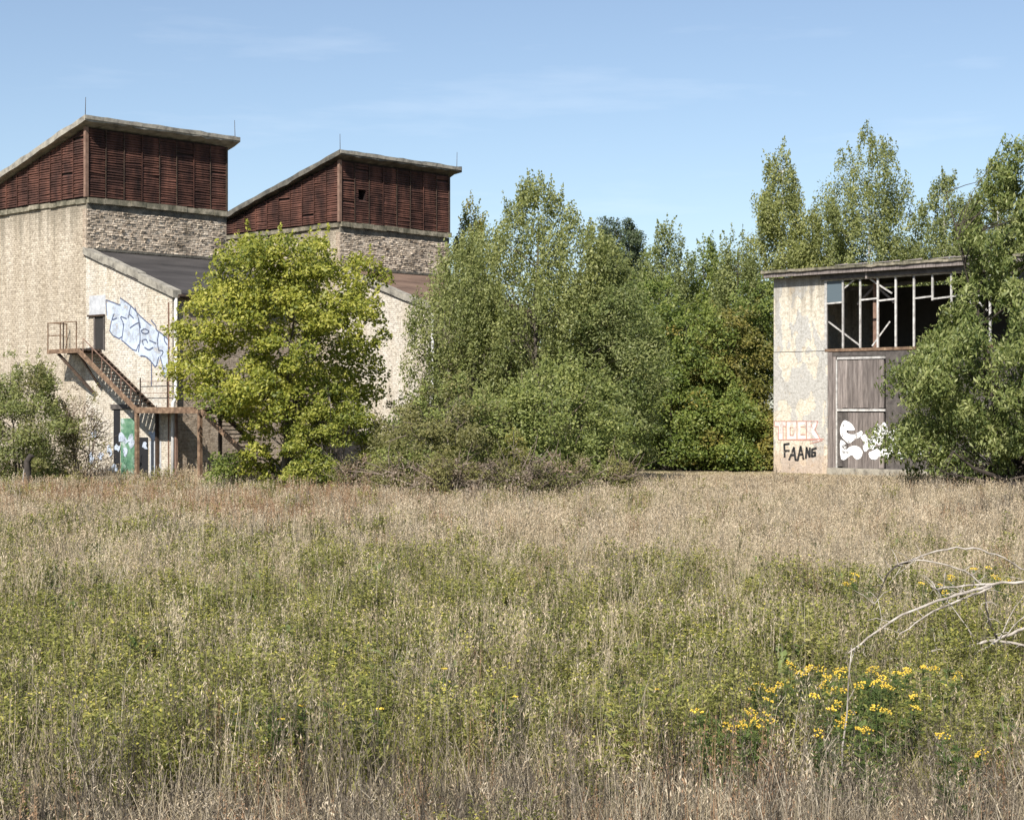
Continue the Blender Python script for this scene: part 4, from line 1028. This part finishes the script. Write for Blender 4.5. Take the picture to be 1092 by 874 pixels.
M['g_tansy'] = blade_mat('tansy leaves', (0.07, 0.105, 0.03), (0.14, 0.185, 0.055), (0.24, 0.275, 0.10), .3)

protos = {}
def clump(kind, seed, wide=1.0):
    """verts / faces / material slots of one plant clump"""
    rnd = random.Random(seed); V, F, MI, T = [], [], [], []
    mats = []
    def slot(k):
        if M[k] not in mats: mats.append(M[k])
        return mats.index(M[k])
    def quad(p, mi, t):
        n = len(V); V.extend(tuple(q) for q in p); F.append(list(range(n, n + len(p)))); MI.append(mi); T.append(t)
    def blade(base, az, ln, lean, w, mi, segs=3, curl=.6, t=None):
        t = rnd.random() if t is None else t
        p = Vector(base); a = lean; sw = rnd.uniform(0, PI); side = Vector((math.cos(sw), math.sin(sw), 0))
        prev = (p - side * w / 2, p + side * w / 2)
        for i in range(segs):
            d = Vector((math.cos(az) * math.sin(a), math.sin(az) * math.sin(a), math.cos(a)))
            p = p + d * ln / segs; a += curl * rnd.uniform(.2, 1) / segs
            ww = w * (1 - (i + 1) / segs * .85)
            cur = (p - side * ww / 2, p + side * ww / 2)
            quad([prev[0], prev[1], cur[1], cur[0]], mi, t); prev = cur
        return p, a
    def leafq(c, d, ln, w, mi, t):
        d = Vector(d).normalized(); s = d.cross(Vector((rnd.gauss(0, .5), rnd.gauss(0, .5), 1))).normalized()
        quad([c, c + d * ln * .45 + s * w / 2, c + d * ln, c + d * ln * .45 - s * w / 2], mi, t)
    def rbase(r): 
        a = rnd.uniform(0, 6.28); q = r * math.sqrt(rnd.random()); return (math.cos(a) * q, math.sin(a) * q, 0)
    if kind == 'straw':
        s, h, g = slot('g_straw'), slot('g_head'), slot('g_grey')
        for _ in range(34): blade(rbase(.30), rnd.uniform(0, 6.28), rnd.uniform(.25, .62), rnd.uniform(.05, .55), .009 * wide, s if rnd.random() < .75 else g, 3, 1.0)
        for _ in range(15):
            ln = rnd.uniform(.55, .95); p, a = blade(rbase(.28), rnd.uniform(0, 6.28), ln, rnd.uniform(0, .22), .007 * wide, s, 3, .3)
            for q in range(5):
                leafq(p + Vector((rnd.gauss(0, .012), rnd.gauss(0, .012), -.035 * q)), (rnd.gauss(0, .7), rnd.gauss(0, .7), 1), rnd.uniform(.03, .065), .010 * wide, h, rnd.random())
    elif kind == 'matted':
        s, g = slot('g_straw'), slot('g_grey')
        for _ in range(60): blade(rbase(.34), rnd.uniform(0, 6.28), rnd.uniform(.2, .5), rnd.uniform(.3, 1.2), .013 * wide, s if rnd.random() < .55 else g, 3, 1.0)
        for _ in range(8): blade(rbase(.3), rnd.uniform(0, 6.28), rnd.uniform(.4, .75), rnd.uniform(.05, .5), .010 * wide, g, 3, .5)
    elif kind == 'green':
        s, g = slot('g_green'), slot('g_straw')
        for _ in range(44): blade(rbase(.30), rnd.uniform(0, 6.28), rnd.uniform(.25, .55), rnd.uniform(.05, .6), .013 * wide, s if rnd.random() < .8 else g, 3, 1.0)
    elif kind in ('herb', 'gold'):
        s, lf, go = slot('g_grey'), slot('g_herb'), slot('g_gold')
        for _ in range(13):
            hgt = rnd.uniform(.4, .78); b_ = Vector(rbase(.28)); ld = Vector((rnd.gauss(0, .08), rnd.gauss(0, .08), 1)).normalized()
            blade(b_, 0, hgt, abs(rnd.gauss(0, .06)), .010 * wide, s, 2, .1)
            for q in range(26):
                t = rnd.uniform(.15, 1); a = rnd.uniform(0, 6.28)
                leafq(b_ + ld * hgt * t, (math.cos(a), math.sin(a), rnd.uniform(-.1, .8)), rnd.uniform(.055, .115) * (1.15 - .5 * t), .023 * wide ** .8, lf, rnd.random())
            if kind == 'gold' and rnd.random() < .38:
                for q in range(5):
                    a = rnd.uniform(0, 6.28)
                    leafq(b_ + ld * hgt + Vector((rnd.gauss(0, .03), rnd.gauss(0, .03), rnd.gauss(0, .03))), (math.cos(a), math.sin(a), rnd.uniform(0, .7)), 0.036, .024, go, rnd.random())
    elif kind == 'weed':
        lf, s = slot('g_tansy'), slot('g_grey')
        for _ in range(4):
            c0 = Vector(rbase(.2))
            for q in range(9):
                az = rnd.uniform(0, 6.28); ln = rnd.uniform(.14, .30); el = rnd.uniform(.2, 1.2); d = Vector((math.cos(az) * math.cos(el), math.sin(az) * math.cos(el), math.sin(el))); w_ = ln * .3
                sd = Vector((-math.sin(az), math.cos(az), 0)); p0, p1, p2 = c0 + Vector((0, 0, rnd.uniform(.05, .4))), None, None
                p1 = p0 + d * ln * .55; p2 = p1 + (d - Vector((0, 0, .5))) * ln * .5; t = rnd.random()
                quad([p0, p1 + sd * w_ / 2, p1 + Vector((0, 0, -.012))], lf, t); quad([p0, p1 + Vector((0, 0, -.012)), p1 - sd * w_ / 2], lf, t)
                quad([p1 + sd * w_ / 2, p2, p1 + Vector((0, 0, -.012))], lf, t); quad([p1 + Vector((0, 0, -.012)), p2, p1 - sd * w_ / 2], lf, t)
            blade(c0, 0, rnd.uniform(.4, .8), rnd.uniform(0, .15), .012, s, 2, .1)
    elif kind == 'sorrel':
        s, r_ = slot('g_grey'), slot('g_rust')
        for _ in range(9):
            b_ = rbase(.25); ln = rnd.uniform(.6, 1.0); p, a = blade(b_, rnd.uniform(0, 6.28), ln, rnd.uniform(0, .15), .008 * wide, r_, 2, .1)
            for q in range(10):
                t = rnd.uniform(.0, .38)
                leafq(p + Vector((rnd.gauss(0, .015), rnd.gauss(0, .015), -t)), (rnd.gauss(0, 1), rnd.gauss(0, 1), 1), .032, .012 * wide, r_, rnd.random())
    elif kind in ('stalk', 'dark'):
        g = slot('g_grey' if kind == 'stalk' else 'g_dark')
        for _ in range(7):
            b_ = rbase(.25); ln = rnd.uniform(.6, 1.1); p, a = blade(b_, rnd.uniform(0, 6.28), ln, rnd.uniform(0, .3), .011 * wide, g, 3, .15)
            for q in range(5):
                t = rnd.uniform(0, .45)
                blade(p - Vector((0, 0, t)), rnd.uniform(0, 6.28), rnd.uniform(.06, .18), rnd.uniform(.3, .9), .007 * wide, g, 1)
            for q in range(4):
                leafq(p + Vector((rnd.gauss(0, .04), rnd.gauss(0, .04), rnd.gauss(0, .03))), (rnd.gauss(0, 1), rnd.gauss(0, 1), .8), .028, .011 * wide, g, rnd.random())
    elif kind == 'short':
        s, g = slot('g_straw'), slot('g_green')
        for _ in range(50): blade(rbase(.4), rnd.uniform(0, 6.28), rnd.uniform(.08, .22), rnd.uniform(.1, 1.0), .016 * wide, s if rnd.random() < .8 else g, 2, .8)
    me = bpy.data.meshes.new(kind + '_clump'); me.from_pydata(V, [], F)
    for mm in mats: me.materials.append(mm)
    me.polygons.foreach_set('material_index', MI)
    a = me.attributes.new('tone', 'FLOAT', 'FACE'); a.data.foreach_set('value', T)
    return me

def scatter(name, label_kinds, pts, rots, scl, idx):
    """one stuff object: a vertex cloud whose geometry nodes place the clump meshes"""
    me = bpy.data.meshes.new(name); k = len(pts)
    me.vertices.add(k); me.vertices.foreach_set('co', np.asarray(pts, np.float32).reshape(-1))
    a = me.attributes.new('rot', 'FLOAT_VECTOR', 'POINT'); a.data.foreach_set('vector', np.asarray(rots, np.float32).reshape(-1))
    a = me.attributes.new('scl', 'FLOAT_VECTOR', 'POINT'); a.data.foreach_set('vector', np.asarray(scl, np.float32).reshape(-1))
    a = me.attributes.new('pick', 'INT', 'POINT'); a.data.foreach_set('value', np.asarray(idx, np.int32))
    o = bpy.data.objects.new(name, me); COL.objects.link(o); tag(o, kind='stuff')
    coll = bpy.data.collections.new(name + '_clumps')
    for i, mm in enumerate(label_kinds):
        po = bpy.data.objects.new('%s_clump_%02d' % (name, i), mm); coll.objects.link(po)
    ng = bpy.data.node_groups.new(name + '_nodes', 'GeometryNodeTree')
    ng.interface.new_socket('Geometry', in_out='INPUT', socket_type='NodeSocketGeometry')
    ng.interface.new_socket('Geometry', in_out='OUTPUT', socket_type='NodeSocketGeometry')
    N, L = ng.nodes, ng.links
    gi, go = N.new('NodeGroupInput'), N.new('NodeGroupOutput')
    m2p = N.new('GeometryNodeMeshToPoints'); inst = N.new('GeometryNodeInstanceOnPoints')
    ci = N.new('GeometryNodeCollectionInfo'); ci.inputs['Collection'].default_value = coll
    ci.inputs['Separate Children'].default_value = True; ci.inputs['Reset Children'].default_value = True
    def attr(nm_, tp):
        q = N.new('GeometryNodeInputNamedAttribute'); q.data_type = tp; q.inputs['Name'].default_value = nm_
        return next(s for s in q.outputs if s.enabled and s.name == 'Attribute')
    L.new(gi.outputs[0], m2p.inputs['Mesh']); L.new(m2p.outputs[0], inst.inputs['Points']); L.new(ci.outputs[0], inst.inputs['Instance'])
    inst.inputs['Pick Instance'].default_value = True
    L.new(attr('pick', 'INT'), inst.inputs['Instance Index']); L.new(attr('scl', 'FLOAT_VECTOR'), inst.inputs['Scale'])
    e2r = N.new('FunctionNodeEulerToRotation'); L.new(attr('rot', 'FLOAT_VECTOR'), e2r.inputs[0]); L.new(e2r.outputs[0], inst.inputs['Rotation'])
    L.new(inst.outputs[0], go.inputs[0])
    md = o.modifiers.new('scatter', 'NODES'); md.node_group = ng
    return o

R = np.random.default_rng(77)
ph = R.uniform(0, 6.28, 40); kd = R.uniform(0, 6.28, 40)
def vnoise(x, y, s, o=0):
    v = 0
    for i in range(6):
        f = s * (1 + .37 * i)
        v = v + np.sin(x * f * math.cos(kd[i + o]) + y * f * math.sin(kd[i + o]) + ph[i + o])
    return v / 2.45          # roughly unit variance

def field_points(d0, d1, dens, margin=2.5):
    area_pts = int((d1 - d0) * (2 * (0.31 * d1 + margin)) * dens)
    y = R.uniform(d0, d1, area_pts); x = R.uniform(-1, 1, area_pts) * (.31 * d1 + margin)
    k = np.abs(x) < .31 * y + margin
    return x[k], y[k]

kinds = ['straw', 'matted', 'green', 'herb', 'gold', 'sorrel', 'stalk']
clouds = {k: [] for k in kinds + ['short', 'dark', 'weed']}
# keep-out: buildings and path
def local_xy(x, y, org):
    dx, dy = x - org.x, y - org.y
    return dx * TX.x + dy * TX.y, dx * TY.x + dy * TY.y
def classify(x, y, far):
    n1 = vnoise(x, y, .22) ; n2 = vnoise(x, y, .9, 8); n3 = vnoise(x, y * .6, .4, 16); n4 = vnoise(x, y, .55, 24)
    u = x / y                                    # bearing
    # green belt in the middle of the meadow, straw far off, matted dry growth near the edge of the lane
    g = -.16 + 1.5 * np.exp(-((y - 27) / 11.5) ** 2) + .6 * np.exp(-((y - 19.5) / 3) ** 2) + .42 * n1 + .38 * n2
    g = g + np.where(u < -.05, .25, 0) - np.where((u > .12) & (y > 30), .5, 0)
    g = g - 1.6 * np.clip((18.6 - y) / 2, 0, 1)
    rust = -1.9 + 1.9 * np.exp(-((y - 66) / 19) ** 2) * np.clip((.0 - u) / .12, 0, 1) + .5 * n3
    out = np.empty(len(x), object)
    r = R.normal(0, .62, len(x)); q = R.uniform(0, 1, len(x))
    for i in range(len(x)):
        if 18.5 < y[i] < 45 and q[i] > .955 and n3[i] > -.3: out[i] = 'weed'
        elif g[i] + r[i] > .25:
            out[i] = 'green' if q[i] < .36 else ('gold' if q[i] < .58 + (.14 if n4[i] > .4 else 0) else 'herb' if q[i] < .86 else 'straw' if q[i] < .95 else 'stalk')
        elif rust[i] + r[i] > -.35: out[i] = 'sorrel'
        elif y[i] < 21 and q[i] < .86: out[i] = 'matted' if q[i] < .36 else 'stalk' if q[i] < .56 else 'dark'  # dark stalks mixed in to darken the nearest strip
        elif q[i] < .12 + .1 * (n4[i] > .6): out[i] = 'stalk'
        elif q[i] < .22 and y[i] < 60: out[i] = 'matted'
        elif q[i] > .95: out[i] = 'sorrel'
        else: out[i] = 'straw'
    return out
for d0, d1, dens, wide in ((13.5, 24, 15, 0), (24, 42, 11, 1), (42, 70, 7, 2), (70, 109, 4.5, 3)):
    x, y = field_points(d0, d1, dens)
    keep = np.ones(len(x), bool)
    for org in (C1, C1 + TY * 17):
        lx, ly = local_xy(x, y, org); keep &= ~((lx < 7.9) & (ly > -.2) & (ly < 17))
    lx, ly = local_xy(x, y, S0); keep &= ~((lx > -.1) & (ly > -.8))
    lane = (y > 98.6 + .8 * vnoise(x, y, .3)) & (x > -4)
    keep &= ~(lane & (R.uniform(0, 1, len(x)) > .02))
    lane_pts = lane & ((lx < -.1) | (ly < -.8))
    x2, y2 = x[lane_pts], y[lane_pts]
    clouds['short'] += [(a, b_, wide) for a, b_ in zip(x2, y2)]
    keep &= ~((vnoise(x, y, 1.3, 5) + .6 * vnoise(x, y, 2.9, 20) < -1.05) & (R.uniform(0, 1, len(x)) < .85))     # thin, trodden spots
    x, y = x[keep], y[keep]
    cl = classify(x, y, wide)
    for a, b_, c_ in zip(x, y, cl): clouds[c_].append((a, b_, wide))
dk = [(at(px_, 565, 56.0).x + R.normal(0, .3), 56 + R.uniform(-2.5, 3), 1) for px_ in R.uniform(1004, 1130, 110)]
clouds['dark'] += dk
NV = 4
names = {'straw': 'dry_grass', 'matted': 'matted_grass', 'green': 'green_grass', 'herb': 'green_herbs', 'gold': 'goldenrod_herbs', 'sorrel': 'red_sorrel', 'stalk': 'withered_stalks', 'short': 'mown_grass', 'dark': 'dead_weeds', 'weed': 'broad_leaved_weeds'}
WID = (1.0, 1.35, 2.1, 3.0)
for k in list(clouds):
    pts = clouds[k]
    if not pts: continue
    lib = [clump(k, 100 * w_ + v + hash_ , WID[w_]) for hash_ in (len(k) * 7,) for w_ in range(4) for v in range(NV)]
    A = np.array(pts); n_ = len(A)
    pos = np.stack([A[:, 0], A[:, 1], np.zeros(n_)], 1)
    rot = np.stack([R.normal(0, .06, n_), R.normal(0, .06, n_), R.uniform(0, 6.28, n_)], 1)
    hmul = np.clip(1 + .2 * vnoise(A[:, 0], A[:, 1], .5, 30) + .12 * vnoise(A[:, 0], A[:, 1], 1.7, 12), .45, 1.6)
    hmul *= 1 - .68 * np.clip((A[:, 1] - 76) / 16, 0, 1) * np.clip((A[:, 0] / A[:, 1] - .02) / .05, 0, 1)
    s = R.uniform(.75, 1.2, n_)
    scl = np.stack([s * R.uniform(.9, 1.2, n_), s * R.uniform(.9, 1.2, n_), s * hmul], 1)
    pick = A[:, 2].astype(int) * NV + R.integers(0, NV, n_)
    scatter(names[k], lib, pos, rot, scl, pick)

# ------------------------------------------------------------------ tansy in flower (individual plants)
def tansy_proto(seed):
    rnd = random.Random(seed)
    stem, lv, heads = MB(), MB(), []
    for s in range(rnd.choice((3, 4, 4, 5))):
        a = rnd.uniform(0, 6.28); r_ = rnd.uniform(.0, .14); top = Vector((math.cos(a) * (r_ + .10), math.sin(a) * (r_ + .10), rnd.uniform(.68, .92)))
        b_ = Vector((math.cos(a) * r_, math.sin(a) * r_, 0))
        stem.tube([b_, b_.lerp(top, .5) + Vector((0, 0, .02)), top], [.007, .006, .005], 4)
        for q in range(22):      # feathery leaves: a midrib with paired leaflets
            t = rnd.uniform(.12, .95); c_ = b_.lerp(top, t); az = rnd.uniform(0, 6.28)
            d = Vector((math.cos(az), math.sin(az), rnd.uniform(-.1, .6))).normalized(); L_ = rnd.uniform(.10, .19) * (1.15 - .5 * t)
            sd = d.cross(Vector((0, 0, 1))).normalized()
            for j in range(5):
                e = c_ + d * L_ * (j + .6) / 5
                for sg_ in (-1, 1):
                    w_ = L_ * .30 * math.sin(PI * (j + 1) / 6)
                    lv.poly([e, e + d * .012 + sd * sg_ * w_ * .5 + Vector((0, 0, .01)), e + sd * sg_ * w_ + d * .02, e - d * .012 + sd * sg_ * w_ * .5])
        heads.append(top)
    return stem, lv, heads
fl = [(250, 480), (285, 490), (350, 470), (375, 445), (345, 420), (225, 555), (160, 600), (200, 598), (450, 465), (490, 430), (470, 490), (545, 480), (515, 565), (495, 587), (570, 610), (620, 555), (605, 470), (640, 485), (660, 440), (685, 435), (770, 430), (790, 625), (590, 425), (705, 510), (465, 550), (730, 175), (955, 160), (820, 160), (885, 130), (530, 165)]
rnd = random.Random(9)
for i, (zx, zy) in enumerate(fl):
    px, py = 720 + zx / 2.782, 560 + zy / 2.782
    stem, lv, heads = tansy_proto(300 + i)
    zt_ = heads[0].z; Yt = (CAM_H - zt_) * FPX / (py - CY)
    base = at(px, py, Yt) - heads[0]; base.z = 0
    root = empty('tansy_plant', base); tag(root, 'flowering tansy with flat yellow heads in the flower patch at right', 'wild flower', 'tansy plants in flower')
    if i >= 25: root['label'], root['group'] = 'tansy flowering farther back beside the arching dead bough', 'tansy plants beside the dead bough'
    elif i in (5, 6, 7): root['label'], root['group'] = 'tansy at the left tip of the flower patch, low in the grass', 'tansy plants at the left tip of the patch'
    elif i == 21: root['label'] = 'separate tansy at the right end of the flower patch'; del root['group']
    stem.build('stem', M['g_tansy'], root, uv=False, fix=False)
    lv.build('leaves', M['g_tansy'], root, uv=False, fix=False).name = 'foliage'
    for hd in heads[:rnd.choice((2, 2, 3))]:
        mb = MB(); hr_ = rnd.uniform(.05, .088); tx_, ty_ = rnd.gauss(0, .3), rnd.gauss(.3, .3)
        for q in range(rnd.randint(15, 24)):      # button flowers in a flat cluster
            a = rnd.uniform(0, 6.28); r_ = hr_ * math.sqrt(rnd.random()); c_ = hd + Vector((math.cos(a) * r_, math.sin(a) * r_, rnd.uniform(-.008, .016) + .03 - r_ * .35 + tx_ * math.cos(a) * r_ + ty_ * math.sin(a) * r_))
            rb = rnd.uniform(.008, .012)
            mb.tube([c_ - Vector((0, 0, rb * .8)), c_, c_ + Vector((0, 0, rb * .55))], [rb * .6, rb, rb * .55], 6)
        mb.build('flower_head', M['g_yellow'], root, uv=False, fix=False)
# scattered single blooms farther left
for i, (px, py) in enumerate(((252, 762), (300, 768), (322, 754), (330, 762), (405, 757), (474, 714), (549, 744), (700, 736))):
    stem, lv, heads = tansy_proto(400 + i)
    zt_ = heads[0].z; Yt = (CAM_H - zt_) * FPX / (py - CY)
    base = at(px, py, Yt) - heads[0]; base.z = 0
    root = empty('tansy_plant', base); tag(root, 'lone small tansy flowering in the open meadow left of the flower patch', 'wild flower', 'lone tansy plants in the meadow')
    stem.build('stem', M['g_tansy'], root, uv=False, fix=False)
    lv.build('leaves', M['g_tansy'], root, uv=False, fix=False).name = 'foliage'
    mb = MB()
    for q in range(10):
        a = rnd.uniform(0, 6.28); r_ = .045 * math.sqrt(rnd.random()); c_ = heads[0] + Vector((math.cos(a) * r_, math.sin(a) * r_, .02)); rb = rnd.uniform(.008, .011)
        mb.tube([c_ - Vector((0, 0, rb * .8)), c_, c_ + Vector((0, 0, rb * .55))], [rb * .6, rb, rb * .55], 6)
    mb.build('flower_head', M['g_yellow'], root, uv=False, fix=False)
# tall pale dry stem in front of the tansy
p0 = at(899, 815, 17.4); p0.z = 0
ds = empty('dry_stem', p0); tag(ds, 'single tall pale dry stem standing in front of the tansy patch', 'plant')
MB().tube([(0, 0, 0), (-.01, 0, .5), (.04, 0, .85), (.06, 0, 1.25), (.09, 0, 1.55)], [.012, .011, .009, .007, .004], 5).build('stem', M['deadwood'], ds, uv=False, smooth=True)
MB().tube([(.05, 0, 1.0), (.12, .02, 1.12)], [.005, .003], 4).build('side_stem', M['deadwood'], ds, uv=False)
